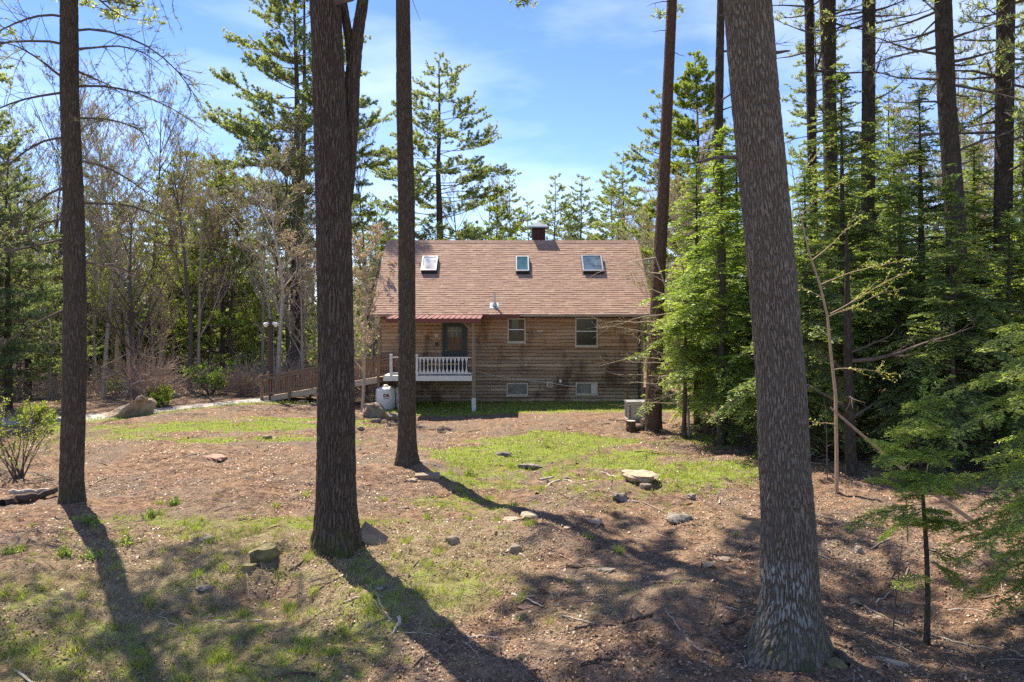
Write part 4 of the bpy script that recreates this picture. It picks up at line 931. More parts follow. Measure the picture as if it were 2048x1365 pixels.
# F: reddish pine beside generator
rF = [(1308,868,38),(1307,855,34),(1307,800,33),(1315,600,27),(1326,400,24),(1335,200,22),(1344,0,20)]
tF, pF, bF = big_tree('pine_tree', rF, at(1308, 862)[1], 'bark_red', 'leaning reddish-brown pine growing beside the generator', 'tree', 27, 72, .05, .013, (15, 3), .4, s=14, zfine=18)
mb = MB(); dead_limbs(mb, [9.4, 10.6, 13.5, 14.2, 15.2], axf(pF), rg, (.5, 1.4), .025, 1); mb.build('branches', M['branch'], tF)
others = [
 ('G', [(1445,875,22),(1443,600,20),(1437,250,18),(1442,0,15)], 27.0, 'slender dark pine trunk just left of the huge lichened pine', 25),
 ('H', [(1632,850,20),(1628,500,17),(1622,250,16),(1618,0,18)], 30.0, 'thin dark trunk just right of the huge lichened pine, top showing', 24),
 ('I', [(1668,850,32),(1664,500,28),(1659,200,26),(1655,0,31)], 29.0, 'dark pine trunk rising behind the pointed hemlock top', 25),
 ('J', [(1733,850,30),(1735,500,26),(1737,200,25),(1738,0,25)], 28.0, 'dark straight pine trunk, third right of the huge lichened pine', 26),
 ('K', [(1925,925,46),(1925,860,42),(1911,440,37),(1893,200,34),(1886,0,32)], 22.4, 'thick dark pine trunk leaning slightly left near the right edge', 24),
 ('L', [(2005,905,36),(2006,600,34),(2006,440,33),(2012,0,33)], 24.0, 'straight rough pine trunk closest to the right edge', 25),
 ('M', [(1703,950,24),(1697,800,19),(1695,640,15),(1694,560,9)], 20.4, 'dark young hemlock trunk standing alone on the leaf litter', 6.4),
]
OT = {}
for k, (nm, rows, D, lab, top) in enumerate(others):
    OT[nm] = big_tree('hemlock_tree' if nm == 'M' else 'pine_tree', rows, D, 'bark_dark', lab, 'tree', top, 64, .06, .014, (15, 3), .4, s=40+k, zfine=18)
for nm, zs in (('H', [9, 11, 13, 15.5]), ('I', [11, 12.5, 14, 15]), ('J', [9, 10, 11.3, 12.5, 14, 15]), ('K', [8.3, 9.2, 10, 10.6, 11.4, 12.2, 13]), ('L', [7.5, 8.4, 9.3, 10.4, 11, 11.8, 12.6, 13.2]), ('G', [11, 13, 15]), ('M', [1.4, 2, 2.6, 3.1])):
    mb = MB(); dead_limbs(mb, zs+[z_+.3 for z_ in zs[::2]], axf(OT[nm][1]), rg, (.8, 3.4), .035, 7); mb.build('branches', M['branch'], OT[nm][0])
# crowns of the tall pines (above the frame; their shade falls on the yard)
def add_crown(t, path, H, cb, R, s, mat='needle', **kw):
    r_ = np.random.default_rng(s); br, fo = MB(), MB(); pine_crown(br, fo, H, cb, R, r_, axis=axf(path), **kw); br.build('branches', M['branch'], t); return fo.build('crown', M[mat], t)
add_crown(tB, pB, 25, 14.0, 5.5, 1, blades=6, dens=1.35, needle=(.2, .05), gap=.8)
add_crown(tE, pE, 21, 9.8, 3.8, 2, blades=5, dens=1.0, needle=(.2, .05))
add_crown(tF, pF, 27, 16.0, 4.2, 3, blades=5, dens=1.2, needle=(.2, .05))
for nm, cb, R_ in (('G', 17, 2.6), ('H', 15.5, 2.8), ('I', 16, 3), ('J', 16, 3.2), ('K', 12.6, 3.4), ('L', 11.5, 3.4)):
    add_crown(OT[nm][0], OT[nm][1], 25, cb-1.5, R_, 60+ord(nm), blades=5, dens=.9, needle=(.18, .035), skip=.15)
# C: long drooping boughs with sparse needles, and bare twigs lower down
r_ = np.random.default_rng(21); br, fo = MB(), MB(); axC = axf(pC)
pine_crown(br, fo, 22, 11.4, 5.2, r_, axis=axC, blades=6, dens=1.1, needle=(.2, .045))
C_, D_ = [], []
for z_, az, L_, el, up_ in [(10.2, .25, 3.2, .55, -1.6), (10.9, -.5, 3.0, .45, -1.3), (9.8, .0, 2.2, .2, -.5), (9.0, .4, 2.6, .15, -.6), (8.3, -.2, 2.0, .1, -.6), (7.4, .1, 2.3, .15, -.9), (8.9, PI-.2, 2.6, .1, -.9), (9.9, PI+.3, 3.0, .2, -.9), (7.9, PI, 2.3, 0, -1.0), (6.9, PI-.3, 2.6, -.1, -.9), (10.5, PI, 3, .3, -1), (5.2, 0.2, 1.9, .15, -.8), (5.8, PI+.2, 2.6, -.3, -.7), (9.4, 1.6, 2.4, .2, -.6), (9.1, -1.7, 2.0, .2, -.4), (4.3, PI+.1, 1.8, -.5, -.5), (6.2, 2.7, 2.2, .1, -.6), (3.1, .2, 1.4, -.2, -.6), (6.5, .6, 2.4, .2, -.5)]:
    x0, y0 = axC(z_); P_ = curve((x0, y0, z_), (math.cos(az), math.sin(az), el), L_, 9, up=up_, wig=.07, rng=r_); br.tubes(P_, np.linspace(.032, .006, 9), 5)
    n_ = int(L_*8); ts = r_.uniform(.2, 1, n_); pp, dd = resample(P_, ts)
    tw = [curve(p_, unit(d_*.6+r_.normal(0, .75, 3)), r_.uniform(.35, 1.1), 5, up=-.2, wig=.16, rng=r_) for p_, d_ in zip(pp, dd)]; br.tubes(np.stack(tw), np.tile(np.linspace(.009, .0025, 5), (n_, 1)), 3)
    t3 = []
    for T_, tv in zip(tw, ts):
        q_, e_ = resample(T_, r_.uniform(.2, 1, 3)); t3 += [curve(a_, unit(b_+r_.normal(0, .8, 3)), r_.uniform(.12, .4), 4, wig=.15, rng=r_) for a_, b_ in zip(q_, e_)]
        if z_ > 6 and tv > .35: c_, d2 = resample(T_, r_.uniform(.3, 1, 5)); C_.append(c_); D_.append(d2)
    br.tubes(np.stack(t3), np.tile(np.linspace(.005, .002, 4), (len(t3), 1)), 3)
C_ = np.concatenate(C_); D_ = np.concatenate(D_); C_ = np.repeat(C_, 8, 0); D_ = unit(np.repeat(D_, 8, 0)+r_.normal(0, .7, C_.shape))
fo.leaves(C_, D_, unit(r_.normal(0, 1, C_.shape)), r_.uniform(.07, .12, len(C_)), .009, mid=.35)
br.build('branches', M['branch'], tC); fo.build('crown', M['needle'], tC)

# ---------------------------------------------------------------- tree kinds for the wood
def proto_pine(name, lab, H, cb, R, s, mat, r0=.3, seg=14, lab_part=None, double=False, trunkmat='bark_pine', **kw):
    r_ = np.random.default_rng(s); t = thing(name, lab, 'tree'); path = [(0, 0, -.5, r0*1.1)]; x_ = y_ = 0
    for q in range(1, 9): x_ += r_.normal(0, .07); y_ += r_.normal(0, .07); path.append((x_, y_, H*q/8, max(.02, r0*(1-q/8*.93))))
    mb = MB(); trunk(mb, path, seg, .25, .012, (9, 3), .3, s=s)
    if double:
        p2 = [(a_+.15+.10*k_, b_+.1, c_, d_*.8) for k_, (a_, b_, c_, d_) in enumerate(path)]; trunk(mb, p2, seg, .25, .012, (9, 3), .3, s=s+1)
    mb.build('trunk', M[trunkmat], t, True); br, fo = MB(), MB(); pine_crown(br, fo, H, cb, R, r_, axis=axf(path), **kw)
    dead_limbs(br, list(r_.uniform(.8, max(cb+1, 1.5), 8) if cb < 6 else r_.uniform(H*.18, cb+1, 8)), axf(path), r_, (.5, 2.2), .02, 3)
    br.build('branches', M['branch'], t); fo.build('crown', M[mat], t); return t
def proto_hemlock(name, lab, H, cb, R, s, mat, r0=.14, **kw):
    r_ = np.random.default_rng(s); t = thing(name, lab, 'tree'); path = [(0, 0, -.4, r0*1.1), (0, 0, 0, r0), (.05, 0, H*.5, r0*.6), (0, .05, H, .012)]
    mb = MB(); trunk(mb, path, 14, .2, .01, (9, 3), .2, s=s); mb.build('trunk', M['bark_pine'], t, True)
    br, fo = MB(), MB(); hemlock_crown(br, fo, H, cb, R, r_, axis=axf(path), **kw)
    dead_limbs(br, list(r_.uniform(.6, cb+.6, 6)), axf(path), r_, (.5, 1.6), .012, 4)
    br.build('branches', M['branch'], t); fo.build('crown', M[mat], t); return t
def proto_bare(name, lab, H, r0, s, mat='branch_grey', bmat='bud', cat='tree', parts=('trunk', 'buds'), **kw):
    r_ = np.random.default_rng(s); t = thing(name, lab, cat); tr, bu = MB(), MB(); bare_tree(tr, bu, H, r0, r_, **kw); tr.build(parts[0], M[mat], t)
    if bu.n: bu.build(parts[1], M[bmat], t)
    return t
def put(src, px, D, rz, sc=1., scz=None, lab=None, group=None, used={}):
    x_ = (px-1024)/F_PX*D; loc = (x_, D, float(gz(x_, D))-.05); s_ = (sc, sc, scz or sc)
    if src.name not in used:
        used[src.name] = 1; src.location = loc; src.rotation_euler = (0, 0, rz); src.scale = s_
        if lab: src['label'] = lab
        if group: src['group'] = group
        return src
    return dup(src, loc, rz, s_, lab, group)
far = dict(blades=10, needle=(.19, .045))
# individual trees one can tell apart
pD = proto_pine('pine_tree', 'tall full white pine with twin trunks behind the left oak', 25, 7.0, 5.8, 101, 'needle', .33, 24, double=True, blades=15, needle=(.15, .032), dens=1.6, gap=.66); put(pD, 592, 53, 1.0, 1.17)
pR = proto_pine('pine_tree', 'tall pine with spreading open limbs rising behind the cabin roof left of the chimney', 22.8, 8.6, 6.6, 102, 'needle', .42, 20, blades=15, needle=(.16, .036), dens=1.4, gap=.9, droop=.3); put(pR, 885, 60, 2.0)
pS = proto_pine('pine_tree', 'bright green bushy pine just left of the huge lichened pine', 20.3, 5, 3.6, 103, 'needle_light', .25, 14, blades=15, needle=(.15, .032), dens=2.4, gap=.5); put(pS, 1392, 45, .4, .9)
pT = proto_pine('pine_tree', 'pine with open crown seen beyond the right end of the roof', 19, 4, 4.2, 104, 'needle', .25, 12, blades=13, needle=(.16, .034), dens=1.3, gap=.7); put(pT, 1318, 52, .4, .95)
pU = proto_pine('pine_tree', 'small pine far behind the cabin immediately right of the chimney', 18, 5, 3.6, 105, 'needle', .18, 10, **far, gap=.7, dens=1.2); put(pU, 1104, 82, 0)
put(pU, 1168, 82, 2.1, 1.0, 1.0, 'small pine far behind the cabin, second right of the chimney')
put(pU, 1022, 84, 4, 1.0, 1.0, 'small pine far behind the cabin just left of the chimney')
put(pU, 1218, 84, 5, 1.1, 1.05, 'far pine near the right end of the roof ridge')
put(pU, 1255, 76, 3, 1.2, 1.05, 'far pine just beyond the right end of the roof ridge')
put(pU, 1062, 90, 3.3, 1.1, .92, 'short far pine directly behind the chimney')
put(pU, 1138, 92, 1.3, 1.1, .95, 'short far pine between the two far pines right of the chimney')
pV = proto_pine('pine_tree', 'yellow-green bushy pine directly behind the roof left of the chimney', 12.5, 2, 3.6, 106, 'needle_light', .2, 10, **far, gap=.55, dens=1.4); put(pV, 990, 62, 0, 1.0, .98); put(pV, 940, 66, 2, 1.0, .9, 'yellow-green bushy pine low behind the roof right of the open pine'); put(pV, 1235, 70, 2, 1.0, .95, 'yellow-green bushy pine behind the right end of the roof')
pW = proto_pine('pine_tree', 'blue-green soft pine in the left wood', 17, 1.5, 4.4, 107, 'needle_blue', .24, 12, blades=12, needle=(.15, .03), dens=1.4, gap=.6)
pX = proto_pine('pine_tree', 'light green young pine in the left wood', 13, 1.5, 3.4, 108, 'needle_light', .16, 10, blades=12, needle=(.15, .03), dens=1.4, gap=.55)
pF1 = proto_pine('pine_tree', 'tall forest pine with thin crown', 24, 12, 3.0, 109, 'needle', .26, 10, **far, gap=.75, dens=1.0)
pF2 = proto_pine('pine_tree', 'tall forest pine with ragged crown', 22, 9, 3.4, 110, 'needle_blue', .24, 10, **far, gap=.8, dens=1.0)
put(pW, 55, 44, 1, .8, .5, 'blue-green pine filling the far left edge behind the shrub')
put(pW, 250, 50, 2, .8, .5, 'blue-green pine behind the big tilted slab')
put(pW, 15, 35, 3, .75, .68, 'soft blue-green pine left of the leftmost trunk, behind the leafy shrub'); put(pW, 205, 58, 2.5, 1., .95, 'tall soft pine deep between the leftmost trunk and the tilted slab'); put(pX, 385, 60, 2, 1.2, 1.3, 'tall light green pine deep behind the reddish bare shrub'); put(pW, 455, 58, 1, 1., .85, 'soft blue-green pine behind the ramp foot')
put(pX, 445, 48, 2, 1.1, 1.05, 'light green pine between the leftmost trunk and the oak, above the ramp foot')
put(pX, 352, 54, 3, 1.0, 1.1, 'light green pine behind the reddish bare shrub')
put(pX, 545, 62, 0, 1.1, 1.1, 'light green pine behind the floodlight pole')
put(pW, 500, 66, 4, .9, .65, 'blue-green pine deeper in the wood behind the ramp')
put(pW, 145, 56, 4, .9, .6, 'blue-green pine directly behind the leftmost trunk')
put(pX, 745, 64, 5, 1.0, 1.0, 'light green pine behind the left gable of the cabin')
# hemlocks on the right
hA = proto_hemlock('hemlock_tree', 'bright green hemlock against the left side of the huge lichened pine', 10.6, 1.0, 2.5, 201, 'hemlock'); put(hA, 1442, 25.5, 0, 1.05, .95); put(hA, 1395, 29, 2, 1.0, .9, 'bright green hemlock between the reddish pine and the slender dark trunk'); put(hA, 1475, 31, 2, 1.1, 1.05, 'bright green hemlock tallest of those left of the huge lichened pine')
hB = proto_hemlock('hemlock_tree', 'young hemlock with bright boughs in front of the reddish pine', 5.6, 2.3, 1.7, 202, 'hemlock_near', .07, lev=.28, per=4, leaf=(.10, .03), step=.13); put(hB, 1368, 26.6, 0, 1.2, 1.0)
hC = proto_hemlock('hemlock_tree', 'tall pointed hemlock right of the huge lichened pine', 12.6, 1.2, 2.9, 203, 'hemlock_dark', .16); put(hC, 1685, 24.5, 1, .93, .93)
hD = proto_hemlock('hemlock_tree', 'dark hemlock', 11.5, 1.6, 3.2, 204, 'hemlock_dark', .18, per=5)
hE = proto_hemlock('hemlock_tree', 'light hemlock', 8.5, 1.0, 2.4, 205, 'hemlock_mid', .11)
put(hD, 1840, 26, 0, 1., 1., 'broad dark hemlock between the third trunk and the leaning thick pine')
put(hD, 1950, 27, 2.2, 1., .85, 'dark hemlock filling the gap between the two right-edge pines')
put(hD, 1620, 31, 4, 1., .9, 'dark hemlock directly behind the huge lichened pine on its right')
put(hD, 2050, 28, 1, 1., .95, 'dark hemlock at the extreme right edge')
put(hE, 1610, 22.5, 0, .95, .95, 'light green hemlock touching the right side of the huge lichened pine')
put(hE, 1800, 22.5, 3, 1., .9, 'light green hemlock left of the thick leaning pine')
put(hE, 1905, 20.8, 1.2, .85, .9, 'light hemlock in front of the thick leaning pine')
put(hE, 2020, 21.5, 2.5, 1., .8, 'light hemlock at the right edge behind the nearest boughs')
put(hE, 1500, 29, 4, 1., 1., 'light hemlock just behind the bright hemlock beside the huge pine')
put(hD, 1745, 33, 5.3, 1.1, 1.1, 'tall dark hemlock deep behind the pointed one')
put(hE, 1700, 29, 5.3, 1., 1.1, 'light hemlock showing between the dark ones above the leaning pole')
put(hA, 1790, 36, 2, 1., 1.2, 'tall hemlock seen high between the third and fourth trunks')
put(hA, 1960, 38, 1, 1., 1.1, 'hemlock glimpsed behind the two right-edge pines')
put(hC, 1530, 40, 2, 1., .95, 'pointed hemlock far behind the huge lichened pine')
# bare trees
b1 = proto_bare('bare_tree', 'bare tree', 14, .13, 301, start=.35, forks=7, levels=4, twig=.012, budn=.5, bud=(.08, .05)); b2 = proto_bare('bare_tree', 'bare tree', 16, .15, 302, 'branch', forks=7, levels=4, spread=.45, start=.4, twig=.012, budn=.5, bud=(.08, .05))
b3 = proto_bare('bare_tree', 'bare tree', 12, .09, 303, 'branch_pale', forks=7, levels=4, spread=.4, start=.25, twig=.011, budn=.6, bud=(.08, .05)); b4 = proto_bare('bare_tree', 'bare tree', 11, .08, 304, 'branch_grey', 'bud_green', forks=7, levels=4, spread=.5, start=.25, budn=1., twig=.011, bud=(.09, .06))
b5 = proto_bare('flowering_tree', 'bare-branched tree with pinkish cream buds between oak and cabin', 8.0, .09, 305, 'branch_pale', 'bud_pink', forks=8, levels=4, spread=.7, budn=1.1, start=.2, twig=.009, bud=(.08, .05))
put(b5, 724, 33.6, 0, .9, .95); put(b5, 745, 39.5, 2, .95, .85, 'cream-budded tree brushing the left gable of the cabin'); put(b5, 610, 42, 4, 1.05, 1.0, 'cream-budded tree over the middle of the ramp')
b6 = proto_bare('multi_stem_tree', 'grey many-branched bare tree behind the big tilted slab', 9.5, .17, 306, 'branch', forks=9, levels=4, spread=.75, start=.15, twig=.010, budn=.4); put(b6, 272, 38.4, 0, 1.)
put(b1, 240, 48, 0, 1.1, 1.2, 'tall bare tree with upswept limbs against the sky right of the leftmost trunk')
put(b2, 300, 52, 1, 1., 1.15, 'bare tree with narrow crown against the sky, between leftmost trunk and oak')
put(b1, 205, 40, 2, .9, .9, 'thin bare tree directly right of the leftmost trunk')
put(b2, 735, 56, 3, 1., 1.0, 'bare dark tree just right of the oak against the sky')
put(b4, 770, 52, 3, 1., .9, 'yellow-budded bare tree behind the left end of the roof')
put(b3, 1358, 33, 1, .9, .9, 'pale bare sapling right of the cabin wall')
put(b1, 1335, 40, 4, .9, .7, 'grey bare tree behind the right gable')
put(b3, 1395, 41, 4, 1., .8, 'pale bare tree in the gap right of the reddish pine')
put(b4, 860, 66, 2, 1., 1., 'yellow-budded tree low behind the roof left of the open pine')
put(b4, 925, 64, 4, 1., .95, 'yellow-budded tree low behind the roof right of the open pine')
put(b1, 1990, 34, 4, 1., .95, 'bare twiggy tree against the sky between the right-edge pines')
put(b3, 1960, 30, 4, 1., .8, 'pale bare sapling between the two right-edge pines')
# near branches with buds reaching across the right end of the cabin
r_ = np.random.default_rng(77); sb = thing('bare_sapling', 'pale leaning sapling whose bare twigs cross the right end of the cabin', 'sapling', (*at(1378, 872)[:2], at(1378, 872)[2])); tr, bu = MB(), MB()
P_ = curve((0, 0, -.2), (-.05, 0, 1), 7.4, 9, wig=.05, rng=r_); tr.tubes(P_, np.linspace(.05, .012, 9), 6)
for z_ in (1.0, 1.2, 1.5, 1.7, 1.9, 2.1, 2.3, 2.5, 2.7, 2.9, 3.1, 3.3, 3.6, 3.8, 4.1, 4.4, 5.0, 5.5, 5.8, 6.4):
    p_, d_ = resample(P_, [z_/7.4]); Q_ = curve(p_[0], unit(np.array([-1, r_.normal(0, .4), r_.uniform(-.2, .7)])), r_.uniform(1.5, 2.9), 7, up=.1, wig=.14, rng=r_); tr.tubes(Q_, np.linspace(.018, .004, 7), 4)
    pp, dd = resample(Q_, r_.uniform(.15, 1, 10)); tw = [curve(a_, unit(b_+r_.normal(0, .6, 3)), r_.uniform(.3, .8), 5, wig=.15, rng=r_) for a_, b_ in zip(pp, dd)]; tr.tubes(np.stack(tw), np.tile(np.linspace(.007, .003, 5), (10, 1)), 3)
    for T_ in tw: c_, d2 = resample(T_, r_.uniform(.2, 1, 4)); bu.leaves(c_, unit(d2+r_.normal(0, .7, c_.shape)), unit(r_.normal(0, 1, c_.shape)), .035, .02)
tr.build('stems', M['branch_pale'], sb); bu.build('buds', M['bud'], sb)
# birch sapling in front of the hemlocks
x_, D_b, z_b = at(1673, 985); sb = thing('birch_sapling', 'thin tan sapling with yellow-green budding branches, bending left in front of the hemlocks', 'sapling', (x_, D_b, z_b)); tr, bu = MB(), MB()
def lb(px, py, dy=0): p_ = pt(px, py, D_b); return np.array([p_[0]-x_, dy, p_[2]-z_b])
P_ = np.array([lb(1673, 1000), lb(1673, 900), lb(1671, 790), lb(1661, 700), lb(1655, 634), lb(1640, 570), lb(1618, 505), lb(1605, 450), lb(1595, 404), lb(1586, 350), lb(1575, 290)]); tr.tubes(P_, np.array([.05,.046,.042,.036,.032,.027,.023,.018,.013,.009,.004]), 8)
for a_, e_, L_ in ((lb(1660, 628), (1, -.2, .45), 2.0), (lb(1655, 634), (1, .3, .25), 2.3), (lb(1640, 570), (1, .1, .6), 1.7), (lb(1625, 520), (1, -.4, .8), 1.4), (lb(1600, 430), (1, .2, .9), 1.4), (lb(1665, 740), (1, .1, .25), 1.2), (lb(1610, 460), (-.8, .2, .7), .9), (lb(1590, 370), (.7, 0, 1), 1.2), (lb(1650, 600), (-.9, .2, .5), .8), (lb(1672, 850), (-.7, 0, .3), .6)):
    Q_ = curve(a_, unit(np.array(e_)), L_, 8, up=-.1, wig=.08, rng=r_); tr.tubes(Q_, np.linspace(.013, .003, 8), 4); n_ = int(L_*6); pp, dd = resample(Q_, r_.uniform(.2, 1, n_))
    tw = [curve(p_, unit(q_+r_.normal(0, .45, 3)+np.array([.2, 0, .1])), r_.uniform(.2, .6), 5, wig=.08, rng=r_) for p_, q_ in zip(pp, dd)]; tr.tubes(np.stack(tw), np.tile(np.linspace(.005, .002, 5), (n_, 1)), 3)
    for T_ in tw+[Q_]: c_, d2 = resample(T_, np.linspace(.2, 1, 8)); bu.leaves(c_, unit(d2*.6+r_.normal(0, .6, c_.shape)), unit(r_.normal(0, 1, c_.shape)), r_.uniform(.05, .09, 8), .035)
tr.build('stem', simple('tan_bark', (.42,.29,.19), .8, .2, 9), sb); bu.build('buds', M['bud_green'], sb)
# ---------------------------------------------------------------- near hemlock saplings and boughs
def near_bough(br, fo, a, b, w, r_, sag=.12, leaf=(.055, .020), step=.038, rad=.006):
    a = np.array(a, float); b = np.array(b, float); L_ = np.linalg.norm(b-a); t = np.linspace(0, 1, 8)[:, None]
    P_ = a+(b-a)*t+np.array([0, 0, sag*L_])*np.sin(t*PI)+r_.normal(0, .012*L_, (8, 3))*np.sin(t*PI); hemlock_spray(br, fo, P_, L_, w, r_, leaf, step, rad, 5)
r_ = np.random.default_rng(31)
x_, D_, z_ = at(1851, 1287); Dh = D_
hs_ = thing('hemlock_sapling', 'slender young hemlock with feathery boughs right of the huge trunk', 'sapling', (x_, D_, z_))
def lh(px, py, dy=0): p_ = pt(px, py, Dh+dy); return np.array([p_[0]-x_, dy, p_[2]-z_])
tr, fo, br = MB(), MB(), MB()
stem = np.array([lh(1853, 1300), lh(1856, 1200), lh(1853, 1100), lh(1846, 1000), lh(1841, 930), lh(1836, 870), lh(1843, 800), lh(1852, 770)]); trunk(tr, [(p_[0], p_[1], p_[2], w_) for p_, w_ in zip(stem, (.042, .036, .031, .025, .02, .014, .009, .004))], 14, .04, .006, (20, 6), .2, s=9); tr.build('trunk', M['bark_pine'], hs_, True)
near_bough(br, fo, lh(1836, 860), lh(1905, 752), .10, r_, .2); near_bough(br, fo, lh(1838, 850), lh(1850, 760), .08, r_)
for (p0, p1, dy) in [((1840,930),(1742,880),-.3), ((1840,920),(1930,905),-.3), ((1845,990),(1735,960),-.5), ((1845,985),(1945,950),.3), ((1836,870),(1770,905),.2), ((1838,880),(1905,860),-.2), ((1846,1010),(1700,1055),-.35), ((1850,1040),(1915,1050),-.4), ((1838,900),(1760,930),-.6), ((1848,1020),(1765,1075),.4), ((1853,1100),(1910,1120),-.3), ((1855,1150),(1795,1175),-.3), ((1837,895),(1890,930),-.6), ((1840,940),(1860,985),-.8), ((1850,1060),(1800,1040),-.7), ((1846,960),(1800,985),-.7), ((1836,850),(1800,870),-.2), ((1840,830),(1880,800),.1), ((1856,1120),(1925,1165),-.2)]:
    near_bough(br, fo, lh(*p0), lh(p1[0], p1[1], dy), r_.uniform(.24, .38), r_, .06)
for q in range(24):
    py_ = r_.uniform(800, 1060); sx_ = r_.choice([-1, 1]); ln_ = r_.uniform(30, 85)*(.6+.5*(py_-780)/280)
    near_bough(br, fo, lh(1843, py_), lh(1843+sx_*ln_, py_+r_.uniform(-12, 28), r_.uniform(-.7, .7)), r_.uniform(.18, .32), r_, .07)
br.build('branches', M['branch'], hs_); fo.build('crown', M['hemlock_near'], hs_)
# big hemlock just outside the right edge reaching in
xh, Dn = 7.3, 10.4; zh = float(gz(xh, Dn)); hn = thing('hemlock_tree', 'nearest hemlock at the right edge, only its feathery boughs reaching into view', 'tree', (xh, Dn, zh))
tr, fo, br = MB(), MB(), MB(); trunk(tr, [(0, 0, -.4, .11), (0, 0, 0, .1), (.03, 0, 3, .07), (0, 0, 6.5, .02)], 18, .08, .01, (10, 4), .3, s=3); tr.build('trunk', M['bark_pine'], hn, True)
def ln(px, py, dy=0): p_ = pt(px, py, Dn+dy); return np.array([p_[0]-xh, dy, p_[2]-zh])
for (p1, zoff, dy) in [((1960,700),.1,-.5),((1890,790),.25,.0),((1905,870),.3,-.4),((1985,660),0,.2),((1935,820),.2,.4),((1980,930),.3,-.6),((1925,975),.3,.1),((1950,1020),.2,-.5),((1905,1065),.4,.2),((1960,1090),.3,-.8),((1915,1130),.5,-.2),((1975,1160),.5,-.6),((1930,1190),.6,.3),((1985,1230),.5,-.3),((2010,760),.2,-.9),((2005,880),.2,.6),((2015,1010),.2,.9),((2000,1110),.3,.8),((2030,700),.1,.6),((2030,820),.2,-1.2),((1995,990),.2,-1.1),((1950,920),.2,.8),((1890,1090),.4,.7),((2025,1060),.2,-1.3),((2035,930),.2,.2),((2030,1180),.4,.2)]:
    e_ = ln(p1[0], p1[1], dy); a_ = np.array([0, 0, e_[2]+zoff+.12*abs(e_[0])]); near_bough(br, fo, a_, e_, r_.uniform(.28, .42), r_, .05, leaf=(.055, .020), step=.045, rad=.010)
for q in range(26):
    z2 = r_.uniform(.8, 6.2); a2 = r_.uniform(-PI/2, PI/2); L2 = (6.6-z2)*.32+.3; near_bough(br, fo, (0, 0, z2), (math.cos(a2)*L2, math.sin(a2)*L2, z2-.1), .3, r_, .08, leaf=(.07, .022), step=.09)
br.build('branches', M['branch'], hn); fo.build('crown', M['hemlock_near'], hn)
for (px, py, ptop, lab) in ((1787, 1283, 1070, 'thin bare seedling between the huge trunk and the feathery young hemlock'), (1815, 1085, 900, 'spindly seedling behind the feathery young hemlock'), (1655, 960, 800, 'thin dead stem left of the tan sapling'), (1480, 880, 640, 'thin dark stem against the left side of the huge trunk')):
    x_, D_, z_ = at(px, py); H_ = (py-ptop)/F_PX*D_; P_ = curve((x_*0, 0, -.1), (r_.normal(0, .06), 0, 1), H_, 8, wig=.04, rng=r_); mb = MB(); mb.tubes(P_, np.linspace(.014, .004, 8), 6); pp, dd = resample(P_, r_.uniform(.3, 1, 7))
    mb.tubes(np.stack([curve(a_, unit(b_*.5+r_.normal(0, .7, 3)), r_.uniform(.15, .45), 4, wig=.1, rng=r_) for a_, b_ in zip(pp, dd)]), np.tile(np.linspace(.005, .002, 4), (7, 1)), 3); ob = mb.build('seedling', M['branch']); ob.location = (x_, D_, z_); tag(ob, lab, 'seedling')

# ---------------------------------------------------------------- dead poles, sticks, logs
def stick(pts, r0, mat, lab, name='stick', cat='branch', twigs=0, r1=None, lift=0.):
    """pts: photo pixels on the ground (px, py[, height])"""
    Ps = []
    for p_ in pts:
        x2, D2, z2 = at(p_[0], p_[1]); Ps.append((x2, D2, z2+(p_[2] if len(p_) > 2 else 0)+r0*.6+lift))
    Ps = np.array(Ps); b_ = Ps[0].copy(); Ps -= b_; t = np.linspace(0, 1, 4*len(Ps)); P_ = np.stack([np.interp(t, np.linspace(0, 1, len(Ps)), Ps[:, k]) for k in range(3)], 1); P_ += RNG.normal(0, r0*.35, P_.shape)
    mb = MB(); mb.tubes(P_, np.linspace(r0, r1 or r0*.5, len(P_))*RNG.uniform(.8, 1.2, len(P_)), 7)
    for _ in range(twigs):
        p_, d_ = resample(P_, [RNG.uniform(.2, .9)]); mb.tubes(curve(p_[0], unit(d_[0]+RNG.normal(0, .6, 3)*np.array([1, 1, .3])), RNG.uniform(.1, .35), 4, wig=.12), np.linspace(r0*.45, r0*.15, 4), 4)
    ob = mb.build(name, M[mat]); ob.location = b_; return tag(ob, lab, cat)
M['bone'] = simple('bleached_wood', (.52,.45,.38), .8, .2, 12); M['tan_wood'] = simple('tan_dead_wood', (.40,.27,.18), .8, .3, 14); M['rot'] = simple('rotten_wood', (.10,.07,.055), .95, .4, 10)
stick([(745,1165),(752,1190),(768,1225),(782,1242)], .022, 'bone', 'bleached crooked branch below the big oak', twigs=2, r1=.014)
stick([(800,1240),(795,1255),(786,1268)], .032, 'bone', 'short bleached stub at the end of the crooked branch')
stick([(1025,1190),(1055,1200),(1085,1214)], .017, 'bone', 'pale straight stick in the sunlit patch')
stick([(1125,1232),(1155,1240),(1188,1248)], .011, 'bone', 'thin pale stick right of the trunk shadow')
stick([(935,1278),(965,1272),(1017,1284)], .014, 'bone', 'pale forked stick lying across the trunk shadow', twigs=2)
stick([(810,1266),(838,1266),(866,1271)], .008, 'bone', 'thin twig left of the trunk shadow')
stick([(1372,1280),(1400,1302),(1434,1310)], .02, 'tan_wood', 'tan curved stick left of the huge trunk base')
stick([(1245,1250),(1275,1240),(1308,1233)], .035, 'rot', 'chunk of dark rotten wood in the foreground shade', 'log', 'log', twigs=3)
stick([(1150,1258),(1190,1252),(1230,1252)], .018, 'rot', 'dark root-like stick left of the rotten wood chunk')
stick([(1160,1330),(1210,1318),(1250,1322)], .022, 'rot', 'dark stick near the bottom centre')
stick([(1040,1109),(1052,1117),(1060,1127)], .02, 'bone', 'short pale stick below the brown stone')
